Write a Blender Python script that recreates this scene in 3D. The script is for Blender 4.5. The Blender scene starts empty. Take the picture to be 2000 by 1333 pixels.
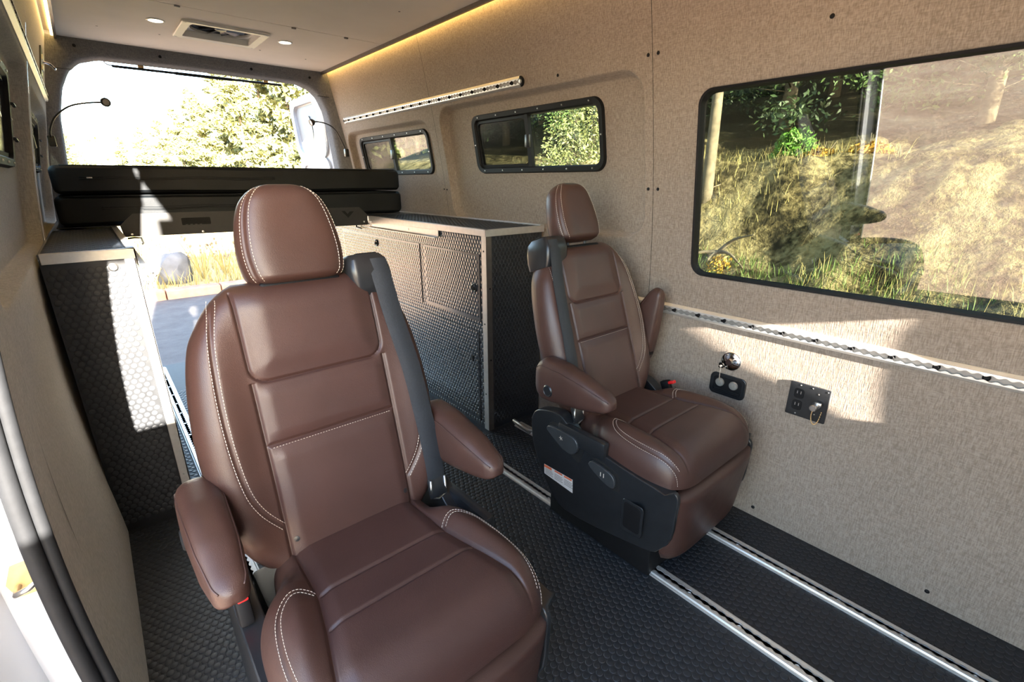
import bpy, bmesh, math, random
import numpy as np
from mathutils import Vector, Matrix
random.seed(7); rng = np.random.default_rng(7)
scn = bpy.context.scene
COL = scn.collection
# ---------------------------------------------------------------- camera
cam_d = bpy.data.cameras.new('camera'); cam = bpy.data.objects.new('camera', cam_d); COL.objects.link(cam)
cam_d.sensor_width = 36; cam_d.lens = 36 * 934 / 2000; cam_d.clip_start = .02; cam_d.clip_end = 400
cam.location = (0, 0, 1.2); cam.rotation_euler = (math.radians(90 - 18.53), 0, math.radians(-40.6))
scn.camera = cam
# ---------------------------------------------------------------- view, sky, sun
vs = scn.view_settings
vs.view_transform = 'Standard'; vs.look = 'None'; vs.gamma = 1; vs.use_curve_mapping = False
vs.exposure = EXPOSURE = 0.15
SUN = Vector((.125, 1, -.275)).normalized()
world = bpy.data.worlds.new('sky_world'); scn.world = world; world.use_nodes = True
wn = world.node_tree; wn.nodes.clear()
sky = wn.nodes.new('ShaderNodeTexSky'); sky.sky_type = 'NISHITA'; sky.sun_disc = False
sky.sun_elevation = math.asin(-SUN.z); sky.sun_rotation = math.atan2(-SUN.x, -SUN.y)
sky.air_density = 1.0; sky.dust_density = 1.6; sky.ozone_density = 1.0
bg = wn.nodes.new('ShaderNodeBackground'); bg.inputs['Strength'].default_value = SKY_STRENGTH = 2.1
wo = wn.nodes.new('ShaderNodeOutputWorld')
wn.links.new(sky.outputs[0], bg.inputs[0]); wn.links.new(bg.outputs[0], wo.inputs[0])
sl = bpy.data.lights.new('sun', 'SUN'); sl.energy = 80; sl.angle = math.radians(.55); sl.color = (1, .92, .81)
so = bpy.data.objects.new('sun', sl); COL.objects.link(so)
so.rotation_euler = SUN.to_track_quat('-Z', 'Y').to_euler(); so.location = (-3, -12, 8)

# ---------------------------------------------------------------- material helpers
def nmat(name):
    m = bpy.data.materials.new(name); m.use_nodes = True
    nt = m.node_tree; b = nt.nodes['Principled BSDF']
    return m, nt, b
def N(nt, t, **kw):
    n = nt.nodes.new(t)
    for k, v in kw.items():
        if k in n.inputs: n.inputs[k].default_value = v
        else: setattr(n, k, v)
    return n
def coords(nt, scale=(1, 1, 1)):
    tc = N(nt, 'ShaderNodeTexCoord'); mp = N(nt, 'ShaderNodeMapping'); mp.inputs['Scale'].default_value = scale
    nt.links.new(tc.outputs['Object'], mp.inputs['Vector']); return mp.outputs[0]
def noise(nt, vec, scale, detail=3, rough=.55):
    n = N(nt, 'ShaderNodeTexNoise'); n.inputs['Scale'].default_value = scale; n.inputs['Detail'].default_value = detail
    n.inputs['Roughness'].default_value = rough
    nt.links.new(vec, n.inputs['Vector']); return n.outputs['Fac']
def ramp(nt, fac, stops):
    r = N(nt, 'ShaderNodeValToRGB'); e = r.color_ramp.elements
    while len(e) < len(stops): e.new(.5)
    for el, (p, c) in zip(e, stops): el.position = p; el.color = (*c, 1)
    nt.links.new(fac, r.inputs[0]); return r.outputs[0]
def bump(nt, b, h, strength=.3, dist=.002):
    n = N(nt, 'ShaderNodeBump'); n.inputs['Strength'].default_value = strength; n.inputs['Distance'].default_value = dist
    nt.links.new(h, n.inputs['Height']); nt.links.new(n.outputs[0], b.inputs['Normal'])
def mth(nt, op, a, b_=None):
    n = N(nt, 'ShaderNodeMath'); n.operation = op
    for i, v in enumerate((a, b_)):
        if v is None: continue
        if isinstance(v, (int, float)): n.inputs[i].default_value = v
        else: nt.links.new(v, n.inputs[i])
    return n.outputs[0]
def plain(name, col, rough=.5, metal=0, var=.08, vscale=20, bstr=0, bscale=300, spec=.5):
    m, nt, b = nmat(name)
    c = coords(nt); f = noise(nt, c, vscale)
    lo = tuple(x * (1 - var) for x in col); hi = tuple(min(1, x * (1 + var)) for x in col)
    nt.links.new(ramp(nt, f, [(.3, lo), (.7, hi)]), b.inputs['Base Color'])
    b.inputs['Roughness'].default_value = rough; b.inputs['Metallic'].default_value = metal
    b.inputs['Specular IOR Level'].default_value = spec
    if bstr: bump(nt, b, noise(nt, c, bscale, 2), bstr, .001)
    return m
def fabric(name, lo, hi, s=1.0):
    m, nt, b = nmat(name)
    v1 = noise(nt, coords(nt, (330, 330, 48)), 1 * s, 1); v2 = noise(nt, coords(nt, (60, 60, 340)), 1 * s, 1)
    big = noise(nt, coords(nt), 3, 2)
    mx = mth(nt, 'ADD', mth(nt, 'MULTIPLY', v1, .6), mth(nt, 'MULTIPLY', v2, .4))
    mx2 = mth(nt, 'ADD', mx, mth(nt, 'MULTIPLY', mth(nt, 'SUBTRACT', big, .5), .12))
    nt.links.new(ramp(nt, mx2, [(.36, lo), (.64, hi)]), b.inputs['Base Color'])
    b.inputs['Roughness'].default_value = .95; b.inputs['Specular IOR Level'].default_value = .15
    b.inputs['Sheen Weight'].default_value = .15; b.inputs['Sheen Roughness'].default_value = .5
    bump(nt, b, mx, .55, .0016)
    return m
def leather(name, lo, hi, rough=.42):
    m, nt, b = nmat(name)
    c = coords(nt); f = noise(nt, c, 6, 3)
    nt.links.new(ramp(nt, f, [(.3, lo), (.7, hi)]), b.inputs['Base Color'])
    vo = N(nt, 'ShaderNodeTexVoronoi'); vo.inputs['Scale'].default_value = 620; nt.links.new(c, vo.inputs['Vector'])
    wr = noise(nt, coords(nt, (1, 1, 1.6)), 26, 3, .6)
    h = mth(nt, 'ADD', mth(nt, 'MULTIPLY', vo.outputs['Distance'], .35), mth(nt, 'MULTIPLY', wr, 1.2))
    bump(nt, b, h, .25, .0018)
    r = mth(nt, 'ADD', mth(nt, 'MULTIPLY', noise(nt, c, 14, 2), .16), rough - .08)
    nt.links.new(r, b.inputs['Roughness']); b.inputs['Specular IOR Level'].default_value = .5
    return m
def glass(name, tint, ior=1.5, rough=0.0):
    m = bpy.data.materials.new(name); m.use_nodes = True; nt = m.node_tree; nt.nodes.clear()
    o = N(nt, 'ShaderNodeOutputMaterial'); mix = N(nt, 'ShaderNodeMixShader'); fr = N(nt, 'ShaderNodeFresnel'); fr.inputs['IOR'].default_value = ior
    # Fresnel on back faces inverts the index: feed the same index from both sides
    geo = N(nt, 'ShaderNodeNewGeometry')
    iv = mth(nt, 'ADD', mth(nt, 'MULTIPLY', geo.outputs['Backfacing'], 1 / ior - ior), ior)
    nt.links.new(mth(nt, 'MULTIPLY', iv, 1.0), fr.inputs['IOR'])
    t = N(nt, 'ShaderNodeBsdfTransparent'); g = N(nt, 'ShaderNodeBsdfGlossy')
    tn = noise(nt, coords(nt), 2, 1)
    nt.links.new(ramp(nt, tn, [(.2, tuple(x * .98 for x in tint)), (.8, tint)]), t.inputs['Color'])
    g.inputs['Roughness'].default_value = rough
    nt.links.new(fr.outputs[0], mix.inputs[0]); nt.links.new(t.outputs[0], mix.inputs[1]); nt.links.new(g.outputs[0], mix.inputs[2])
    nt.links.new(mix.outputs[0], o.inputs['Surface'])
    return m
def emit(name, col, strength):
    m, nt, b = nmat(name)
    f = noise(nt, coords(nt), 40, 1)
    nt.links.new(ramp(nt, f, [(.3, tuple(x * .95 for x in col)), (.7, col)]), b.inputs['Emission Color'])
    b.inputs['Base Color'].default_value = (.9, .9, .85, 1); b.inputs['Emission Strength'].default_value = strength
    return m
M = {}
M['fabric'] = fabric('tan_tweed_fabric', (.222, .180, .142), (.345, .285, .232))
M['fabric_cool_lit'] = fabric('cool_lit_tweed_fabric', (.34, .325, .30), (.48, .46, .425))  # same tweed as the right wall; pale, cool light put into its colour
M['fabric_dark'] = fabric('charcoal_felt', (.12, .123, .13), (.20, .203, .21))
M['ceiling'] = plain('greige_headliner', (.82, .76, .67), .85, 0, .05, 2.5, .12, 500)
M['rubber'] = plain('black_rubber_mat', (.012, .015, .020), .6, 0, .2, 30, .1, 400)
M['dots'] = plain('black_rubber_dots', (.014, .018, .024), .5, 0, .25, 60)
M['panel_black'] = plain('black_coin_panel', (.024, .026, .030), .32, 0, .2, 30)
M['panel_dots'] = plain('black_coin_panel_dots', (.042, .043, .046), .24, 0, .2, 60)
M['left_dots'] = plain('black_coin_panel_dots_matt', (.032, .034, .038), .42, 0, .15, 60); M['left_panel'] = plain('black_coin_panel_matt', (.016, .017, .019), .35, 0, .2, 30)
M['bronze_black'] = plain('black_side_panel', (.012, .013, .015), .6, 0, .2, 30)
M['alu'] = plain('brushed_aluminium', (.66, .64, .61), .38, .75, .06, 60, .05, 300)
M['alu_bright'] = plain('polished_aluminium', (.70, .69, .67), .40, .65, .05, 50)
M['alu_mid'] = plain('grey_track_channel', (.30, .285, .265), .5, .4, .1, 40)
M['alu_dark'] = plain('dark_anodised_aluminium', (.20, .18, .16), .4, .8, .1, 40)
M['leather'] = leather('brown_leather', (.047, .0225, .0175), (.062, .0295, .0230))
M['leather_in'] = leather('brown_leather_inset', (.044, .0212, .0180), (.058, .0280, .0235), .43)
M['thread'] = plain('cream_thread', (.62, .55, .47), .8, 0, .1, 200)
M['plastic'] = plain('black_plastic', (.016, .017, .019), .30, 0, .15, 40, .06, 700)
M['lever'] = plain('grey_black_lever', (.034, .037, .040), .36, 0, .15, 40)
M['plastic_dark'] = plain('matt_black_plastic', (.006, .006, .007), .6, 0, .15, 40, 0, 300, .22)
M['belt'] = plain('black_webbing', (.018, .022, .028), .6, 0, .15, 200, .3, 900)
M['chrome'] = plain('chrome', (.85, .84, .83), .08, 1, .03, 30)
M['steel'] = plain('steel', (.55, .54, .53), .3, 1, .08, 60)
M['red'] = plain('red_plastic', (.75, .02, .02), .35, 0, .06, 30)
M['white_paint'] = plain('white_body_paint', (.52, .54, .575), .25, 0, .03, 8)
M['grey_paint'] = plain('grey_door_trim', (.15, .155, .175), .5, 0, .06, 20)
M['white_plastic'] = plain('white_plastic', (.72, .70, .66), .4, 0, .04, 20)
M['mattress'] = plain('black_cushion_vinyl', (.0055, .0075, .0095), .62, 0, .2, 18, .35, 160, .3)
M['bed_steel'] = plain('black_powder_coated_steel', (.014, .0135, .013), .55, 0, .1, 50, .05, 600)
M['slot'] = plain('dark_slot', (.004, .004, .004), .9, 0, .1, 30)
M['brass'] = plain('gold_zinc_plating', (.72, .48, .22), .4, .55, .12, 60)
M['label_white'] = plain('sticker_paper', (.72, .70, .66), .6, 0, .04, 30)
M['label_orange'] = plain('sticker_orange', (.75, .16, .06), .6, 0, .04, 30)
M['led'] = emit('warm_led_strip', (1, .62, .18), 20)
M['downlight'] = emit('downlight_lens', (1, .80, .55), 12)
for k_ in ('panel_dots', 'panel_black'):
    b_ = M[k_].node_tree.nodes['Principled BSDF']; b_.inputs['Coat Weight'].default_value = .8; b_.inputs['Coat Roughness'].default_value = .16; b_.inputs['Coat IOR'].default_value = 1.6
M['seal'] = plain('black_door_rubber', (.012, .013, .015), .7, 0, .15, 40, .1, 300, .25)
M['frame_black'] = plain('satin_black_frame', (.007, .007, .007), .6, 0, .15, 40, 0, 300, .25)
M['glass'] = glass('privacy_glass', (.50, .53, .47), 1.98)
M['glass_s'] = glass('slider_glass', (.66, .70, .64), 1.8)
M['screen'] = glass('insect_screen', (.42, .42, .40), 1.25, .25)

# ---------------------------------------------------------------- mesh helpers
LOC = {}
def link_mesh(name, V, F, mat, parent=None, smooth=False, angle=None, loc=None):
    V = np.asarray(V, dtype=float).reshape(-1, 3)
    if parent is not None: o_ = LOC[parent.name]
    elif loc is not None: o_ = np.array(loc, float)
    else:
        lo, hi = V.min(0), V.max(0); o_ = np.array([(lo[0] + hi[0]) / 2, (lo[1] + hi[1]) / 2, lo[2]])
    me = bpy.data.meshes.new(name); me.from_pydata((V - o_).tolist(), [], [tuple(f) for f in F]); me.update()
    for m in (mat if isinstance(mat, (list, tuple)) else [mat]): me.materials.append(m)
    if smooth:
        me.polygons.foreach_set('use_smooth', [True] * len(me.polygons))
        if angle: me.set_sharp_from_angle(angle=math.radians(angle))
    ob = bpy.data.objects.new(name, me); COL.objects.link(ob)
    if parent is not None: ob.parent = parent
    else: ob.location = o_
    LOC[ob.name] = o_
    return ob
def root(name, loc, label, cat, group=None):
    e = bpy.data.objects.new(name, None); COL.objects.link(e); e.location = loc; e.empty_display_size = .1
    LOC[e.name] = np.array(loc, float); tag(e, label, cat, group); return e
def sroot(name, loc):
    e = bpy.data.objects.new(name, None); COL.objects.link(e); e.location = loc; e.empty_display_size = .1
    LOC[e.name] = np.array(loc, float); e['kind'] = 'structure'; return e
def tag(o, label=None, cat=None, group=None, kind=None):
    if label: o['label'] = label
    if cat: o['category'] = cat
    if group: o['group'] = group
    if kind: o['kind'] = kind
    return o
class MB:
    def __init__(s): s.V = []; s.F = []; s.n = 0
    def add(s, V, F):
        V = np.asarray(V, float).reshape(-1, 3); s.V.append(V); s.F += [tuple(i + s.n for i in f) for f in F]; s.n += len(V); return s
    def box(s, a, b):
        x0, y0, z0 = a; x1, y1, z1 = b
        return s.add([(x0, y0, z0), (x1, y0, z0), (x1, y1, z0), (x0, y1, z0), (x0, y0, z1), (x1, y0, z1), (x1, y1, z1), (x0, y1, z1)],
                     [(3, 2, 1, 0), (4, 5, 6, 7), (0, 1, 5, 4), (1, 2, 6, 5), (2, 3, 7, 6), (3, 0, 4, 7)])
    def rbox(s, c, size, r=.005, seg=2, R=None):
        bm = bmesh.new(); bmesh.ops.create_cube(bm, size=1)
        for v in bm.verts: v.co = Vector((v.co.x * size[0], v.co.y * size[1], v.co.z * size[2]))
        if r > 0: bmesh.ops.bevel(bm, geom=list(bm.edges), offset=min(r, min(size) * .49), segments=seg, affect='EDGES', profile=.5)
        bm.verts.index_update()
        V = np.array([v.co[:] for v in bm.verts]); F = [[v.index for v in f.verts] for f in bm.faces]; bm.free()
        if R is not None: V = V @ np.array(R.to_3x3()).T
        return s.add(V + np.array(c), F)
    def cyl(s, a, b, r0, r1=None, n=16, cap=True):
        r1 = r0 if r1 is None else r1
        a = np.array(a, float); b = np.array(b, float); d = b - a; d /= np.linalg.norm(d)
        t = np.array([0, 0, 1.]) if abs(d[2]) < .9 else np.array([1., 0, 0]); u = np.cross(d, t); u /= np.linalg.norm(u); w = np.cross(d, u)
        A = np.arange(n) * 2 * math.pi / n; ring = np.outer(np.cos(A), u) + np.outer(np.sin(A), w)
        F = [(i, i + n, (i + 1) % n + n, (i + 1) % n) for i in range(n)]
        if cap: F += [tuple(range(n)), tuple(range(2 * n - 1, n - 1, -1))]
        return s.add(np.vstack([a + ring * r0, b + ring * r1]), F)
    def tube(s, P, r, n=10, cap=True):
        P = np.array(P, float); k = len(P); rr = np.broadcast_to(np.asarray(r, float), (k,))
        T = np.gradient(P, axis=0); T /= np.linalg.norm(T, axis=1)[:, None] + 1e-12
        u = np.cross(T[0], [0, 0, 1.]);
        if np.linalg.norm(u) < 1e-3: u = np.cross(T[0], [1., 0, 0])
        u /= np.linalg.norm(u); A = np.arange(n) * 2 * math.pi / n; V = []
        for i in range(k):
            u = u - T[i] * (u @ T[i]); u /= np.linalg.norm(u); w = np.cross(T[i], u)
            V.append(P[i] + rr[i] * (np.outer(np.cos(A), u) + np.outer(np.sin(A), w)))
        F = [(i * n + j, i * n + (j + 1) % n, (i + 1) * n + (j + 1) % n, (i + 1) * n + j) for i in range(k - 1) for j in range(n)]
        if cap: F += [tuple(range(n - 1, -1, -1)), tuple((k - 1) * n + j for j in range(n))]
        return s.add(np.vstack(V), F)
    def grid(s, G, close_u=False):
        G = np.asarray(G, float); a, b = G.shape[:2]
        F = [(i * b + j, i * b + (j + 1) % b, (i + 1) * b + (j + 1) % b, (i + 1) * b + j) for i in range(a - 1) for j in range(b if close_u else b - 1)]
        return s.add(G.reshape(-1, 3), F)
    def lathe(s, prof, c, axis, n=28):
        axis = Vector(axis).normalized(); q = axis.to_track_quat('Z', 'Y').to_matrix()
        A = np.arange(n) * 2 * math.pi / n
        V = [[(r * math.cos(t), r * math.sin(t), h) for t in A] for r, h in prof]
        V = np.array(V).reshape(-1, 3) @ np.array(q).T + np.array(c); k = len(prof)
        F = [(i * n + j, i * n + (j + 1) % n, (i + 1) * n + (j + 1) % n, (i + 1) * n + j) for i in range(k - 1) for j in range(n)]
        F += [tuple(range(n - 1, -1, -1)), tuple((k - 1) * n + j for j in range(n))]
        return s.add(V, F)
    def prism(s, poly, f0, f1):
        """poly: 2-D points; f0/f1 map a 2-D point to 3-D"""
        n = len(poly); V = [f0(*p) for p in poly] + [f1(*p) for p in poly]
        return s.add(V, [tuple(range(n - 1, -1, -1)), tuple(range(n, 2 * n))] + [(i, (i + 1) % n, (i + 1) % n + n, i + n) for i in range(n)])
    def build(s, name, mat, parent=None, smooth=False, angle=None, loc=None):
        return link_mesh(name, np.vstack(s.V), s.F, mat, parent, smooth, angle, loc)
def bevel(o, w, seg=2):
    m = o.modifiers.new('bevel', 'BEVEL'); m.width = w; m.segments = seg; m.limit_method = 'ANGLE'; m.angle_limit = math.radians(35); return o
def put_copy(src, off, parent=None, name=None):
    c = src.copy(); c.name = name or src.name.split('.')[0]; COL.objects.link(c)
    c.parent = parent if parent is not None else src.parent
    c.location = Vector(src.location) + Vector(off); LOC[c.name] = LOC[src.name] + np.array(off); return c
def hexdots(name, rects, origin, eu, ev, en, pitch, rad, h, mat, parent, skip=None, nside=10):
    """raised coins on a plane: real geometry, one part"""
    pts = []
    for (u0, u1, v0, v1) in rects:
        r0 = int(math.floor(v0 / (pitch * .866))); r1 = int(math.ceil(v1 / (pitch * .866)))
        for r in range(r0, r1 + 1):
            v = r * pitch * .866
            if v < v0 + rad or v > v1 - rad: continue
            us = np.arange(math.floor(u0 / pitch) - 1, math.ceil(u1 / pitch) + 1) * pitch + (pitch / 2 if r % 2 else 0)
            us = us[(us > u0 + rad) & (us < u1 - rad)]
            pts += [(u, v) for u in us]
    pts = np.array(pts)
    if skip is not None: pts = pts[~skip(pts[:, 0], pts[:, 1])]
    k = len(pts); n = nside; A = np.arange(n) * 2 * math.pi / n
    o = np.array(origin, float); eu, ev, en = (np.array(q, float) for q in (eu, ev, en))
    c = o + pts[:, :1] * eu + pts[:, 1:] * ev
    ring = np.outer(np.cos(A), eu) + np.outer(np.sin(A), ev)
    V = np.concatenate([c[:, None] + ring * rad, c[:, None] + ring * rad * .93 + en * h * .75, c[:, None] + ring * rad * .82 + en * h], axis=1).reshape(-1, 3)
    base = np.arange(k)[:, None] * 3 * n; i = np.arange(n); j = (i + 1) % n
    q = np.stack([i, j, j + n, i + n], 1); q = np.concatenate([q, q + n]).reshape(-1)
    quads = (base + q[None]).reshape(-1, 4); caps = (base + (np.arange(n) + 2 * n)[None])
    off = LOC[parent.name]
    me = bpy.data.meshes.new(name); nv = len(V); nq = len(quads)
    me.vertices.add(nv); me.vertices.foreach_set('co', (V - off).astype(np.float32).reshape(-1))
    loops = np.concatenate([quads.reshape(-1), caps.reshape(-1)]); me.loops.add(len(loops)); me.loops.foreach_set('vertex_index', loops.astype(np.int32))
    st = np.concatenate([np.arange(nq) * 4, nq * 4 + np.arange(k) * n]); me.polygons.add(nq + k); me.polygons.foreach_set('loop_start', st.astype(np.int32))
    me.update(calc_edges=True); me.validate(); me.materials.append(mat)
    ob = bpy.data.objects.new(name, me); COL.objects.link(ob); ob.parent = parent; LOC[ob.name] = off
    ob['kind'] = 'stuff'; return ob
def rrect(y0, y1, z0, z1, r, n=8):
    P = []
    for cx, cy, a in ((y1 - r, z1 - r, 0), (y0 + r, z1 - r, 90), (y0 + r, z0 + r, 180), (y1 - r, z0 + r, 270)):
        for k in range(n + 1):
            t = math.radians(a + 90 * k / n); P.append((cx + r * math.cos(t), cy + r * math.sin(t)))
    return P
def polyray(poly, c, ang):
    """distance from c along ang to a closed star-shaped polygon"""
    P = np.array(poly); Q = np.roll(P, -1, 0); d = np.array([math.cos(ang), math.sin(ang)]); best = None
    e = Q - P; w = P - c; den = d[0] * e[:, 1] - d[1] * e[:, 0]
    with np.errstate(divide='ignore', invalid='ignore'):
        t = (w[:, 0] * e[:, 1] - w[:, 1] * e[:, 0]) / den; s_ = (w[:, 0] * d[1] - w[:, 1] * d[0]) / den
    ok = (np.abs(den) > 1e-12) & (s_ >= -1e-9) & (s_ <= 1 + 1e-9) & (t > 1e-9)
    return t[ok].min()
def sstep(t): t = np.clip(t, 0, 1); return t * t * (3 - 2 * t)
# ================================================================ van shell (x: across, y: to the rear doors, z: up; metres)
CW = .77                                  # centre line of the van
_pz = np.array([0, .3, .7, 1.0, 1.25, 1.5, 1.75, 1.95, 2.2]); _px = np.array([1.668, 1.69, 1.70, 1.69, 1.655, 1.61, 1.565, 1.52, 1.46])
_cf = np.polyfit(_pz, _px, 5)
def prof(z): return np.polyval(_cf, z)
def RX(z, off=0): return prof(z) + off
def LX(z, off=0): return 2 * CW - prof(z) - off
ZC = 1.945
# ---------------------------------------------------------------- floor
fl = MB().box((-.19, -.62, -.03), (1.70, 3.86, 0)).build('floor', M['rubber'], loc=(.77, 1.6, -.03)); tag(fl, kind='structure')
RAILS = (.155, .47, 1.152, 1.466)
def railskip(u, v):
    m = np.zeros(len(u), bool)
    for r in RAILS: m |= np.abs(u - r) < .031
    m |= (u > 1.29) & (v > 1.68); m |= (u < .10) & (v > 1.95)
    return m
hexdots('raised_dots', [(-.15, 1.67, -.2, 3.3)], (0, 0, 0), (1, 0, 0), (0, 1, 0), (0, 0, 1), .0212, .0094, .0011, M['dots'], fl, railskip)
# ---------------------------------------------------------------- wall panels
def ring_panel(name, XF, rect, curves, mat, parent, flip=False):
    """panel = rings of star curves in (y,z): curves = [(polygon, depth offset, subdivisions from the previous)]"""
    y0, y1, z0, z1 = rect
    last = np.array(curves[-1][0]); c = (last.min(0) + last.max(0)) / 2
    ang = set(np.linspace(-math.pi, math.pi, 300, endpoint=False).tolist())
    for q in [(y0, z0), (y1, z0), (y0, z1), (y1, z1)]: ang.add(math.atan2(q[1] - c[1], q[0] - c[0]))
    for p, d, k in curves:
        for q in p: ang.add(math.atan2(q[1] - c[1], q[0] - c[0]))
    ang = np.array(sorted(ang)); keep = np.concatenate([[True], np.diff(ang) > 1e-4]); ang = ang[keep]
    rp = [(y0, z0), (y1, z0), (y1, z1), (y0, z1)]
    R0 = np.array([polyray(rp, c, a) for a in ang]); D0 = 0.; rows = []; deps = []
    rows.append(R0); deps.append(D0)
    for p, d, k in curves:
        R1 = np.array([polyray(p, c, a) for a in ang])
        for i in range(1, k + 1):
            t = i / k; rows.append(R0 + (R1 - R0) * t); deps.append(D0 + (d - D0) * float(sstep(t)))
        R0, D0 = R1, d
    G = []
    for r, d in zip(rows, deps):
        Y = c[0] + r * np.cos(ang); Z = c[1] + r * np.sin(ang); G.append(np.stack([XF(Z, d), Y, Z], 1))
    return MB().grid(np.array(G), True).build(name, mat, parent, True, 50)
def sheet(name, XF, y0, y1, z0, z1, mat, parent, ny=2, nz=24, off=0):
    Z = np.linspace(z0, z1, nz); Y = np.linspace(y0, y1, ny)
    return MB().grid(np.array([[(XF(z, off), y, z) for y in Y] for z in Z])).build(name, mat, parent, True)
W1 = (-.50, .935, .862, 1.486)            # big fixed window: y0 y1 z0 z1
W2 = (1.37, 2.268, 1.236, 1.528)
W3 = (2.72, 3.70, 1.238, 1.505)
N1 = (1.158, 2.50, .985, 1.578); N2 = (2.635, 3.80, .985, 1.535)
def inset(r, d): return (r[0] + d, r[1] - d, r[2] + d, r[3] - d)
def build_niche_wall(par, XF, dep, mat, yend=3.9, yfront=1.112):
    for (rect, n_, w_) in (((yfront, 2.5615, -.02, ZC), N1, W2), ((2.5635, yend, -.02, ZC), N2, W3)):
        ring_panel('wall_panel', XF, rect, [(rrect(*inset(n_, -.010), .095), 0, 14), (rrect(*inset(n_, .010), .08), dep, 8), (rrect(*inset(w_, .012), .05), dep, 6)], mat, par)
wr = sroot('wall_right', (1.69, 1.6, 0))
ring_panel('wall_panel', RX, (-.62, 1.110, -.02, ZC), [(rrect(*inset(W1, -.004), .052), 0, 14), (rrect(*W1, .05), .004, 2), (rrect(*W1, .05), .02, 2)], M['fabric'], wr)
build_niche_wall(wr, RX, .05, M['fabric'])
sheet('seam_backing', RX, 1.09, 1.13, -.02, ZC, M['slot'], wr, off=.006); sheet('seam_backing', RX, 2.54, 2.585, -.02, ZC, M['slot'], wr, off=.006)
# rib between the two window niches
rib = []
for z in np.linspace(.99, 1.60, 30):
    rib.append([(RX(z, .001), 2.548, z), (RX(z, -.004), 2.553, z), (RX(z, -.004), 2.572, z), (RX(z, .001), 2.577, z)])
wl = sroot('wall_left', (-.13, 1.6, 0))
build_niche_wall(wl, LX, .042, M['fabric_cool_lit'], yfront=1.10)
sheet('seam_backing', LX, 2.54, 2.585, -.02, ZC, M['slot'], wl, off=.006)
sheet('header_panel', LX, -.62, 1.10, 1.755, ZC, M['fabric_cool_lit'], wl, ny=2, nz=8)
sheet('front_door_panel', LX, -.62, -.42, -.02, 1.735, M['fabric_cool_lit'], wl)
# screws (dark trim buttons)
def screw_mesh(name, r=.0065, h=.003, mat=None):
    return None
def wall_screw(par, XF, y, z, nx, r=.0062, off=0, mat='plastic_dark'):
    x = float(XF(z, off)); MB().lathe([(r, -.002), (r, .0012), (r * .7, .003), (.0005, .0034)], (x, y, z), (nx, 0, 0), 14).build('screw', M[mat], par, True, 40)
for y, z in ((1.128, 1.615), (1.088, 1.615), (1.133, 1.17), (1.090, 1.17), (.563, 1.611), (1.565, 1.614), (.555, .035), (.041, .035)):
    wall_screw(wr, RX, y, z, -1)
for z in (1.15, 1.152): wall_screw(wr, RX, 2.548 if z < 1.151 else 2.578, z, -1, .005)
# fluted slit and soft folds at the door end of the left wall trim
sl_ = []
for z in np.linspace(.46, .74, 14):
    w = .0018 * math.sin(math.pi * (z - .45) / .30); sl_.append([(LX(z, -.0012), 1.20 - w, z), (LX(z, -.0012), 1.20 + w, z)])
MB().grid(np.array(sl_)).build('slit', M['slot'], wl)
# ---------------------------------------------------------------- big fixed window
w1 = sroot('window_1', (1.68, .2, .86))
def ringband(polyA, polyB, offA, offB, XF, k=1):
    c = np.mean(np.array(polyB), 0); ang = np.array(sorted(set([math.atan2(q[1] - c[1], q[0] - c[0]) for q in list(polyA) + list(polyB)])))
    a = np.array([polyray(polyA, c, t) for t in ang]); b = np.array([polyray(polyB, c, t) for t in ang]); G = []
    for r, d in zip([a + (b - a) * i / k for i in range(k + 1)], np.linspace(offA, offB, k + 1)):
        Y = c[0] + r * np.cos(ang); Z = c[1] + r * np.sin(ang); G.append(np.stack([XF(Z, d), Y, Z], 1))
    return np.array(G)
rimb = MB()
R_ = rrect(*W1, .05)
rimb.grid(ringband(R_, R_, -.002, .03, RX, 2), True); rimb.grid(ringband(R_, rrect(*inset(W1, .007), .045), -.002, .0, RX), True); rimb.grid(ringband(rrect(*inset(W1, .007), .045), rrect(*inset(W1, .012), .04), 0, .03, RX), True)
rimb.build('rubber_seal', M['plastic_dark'], w1, True, 40)
def flat_pane(name, y0, y1, z0, z1, XF, off, mat, par, th=.004, r=.04, sgn=1):
    xa, xb = float(XF(z0, off)), float(XF(z1, off)); P = rrect(y0, y1, z0, z1, r, 5); px = lambda z: xa + (xb - xa) * (z - z0) / (z1 - z0)
    return MB().prism(P, lambda y, z: (px(z), y, z), lambda y, z: (px(z) + sgn * th, y, z)).build(name, mat, par)
flat_pane('pane', *inset(W1, -.006), RX, .022, M['glass'], w1)
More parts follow.
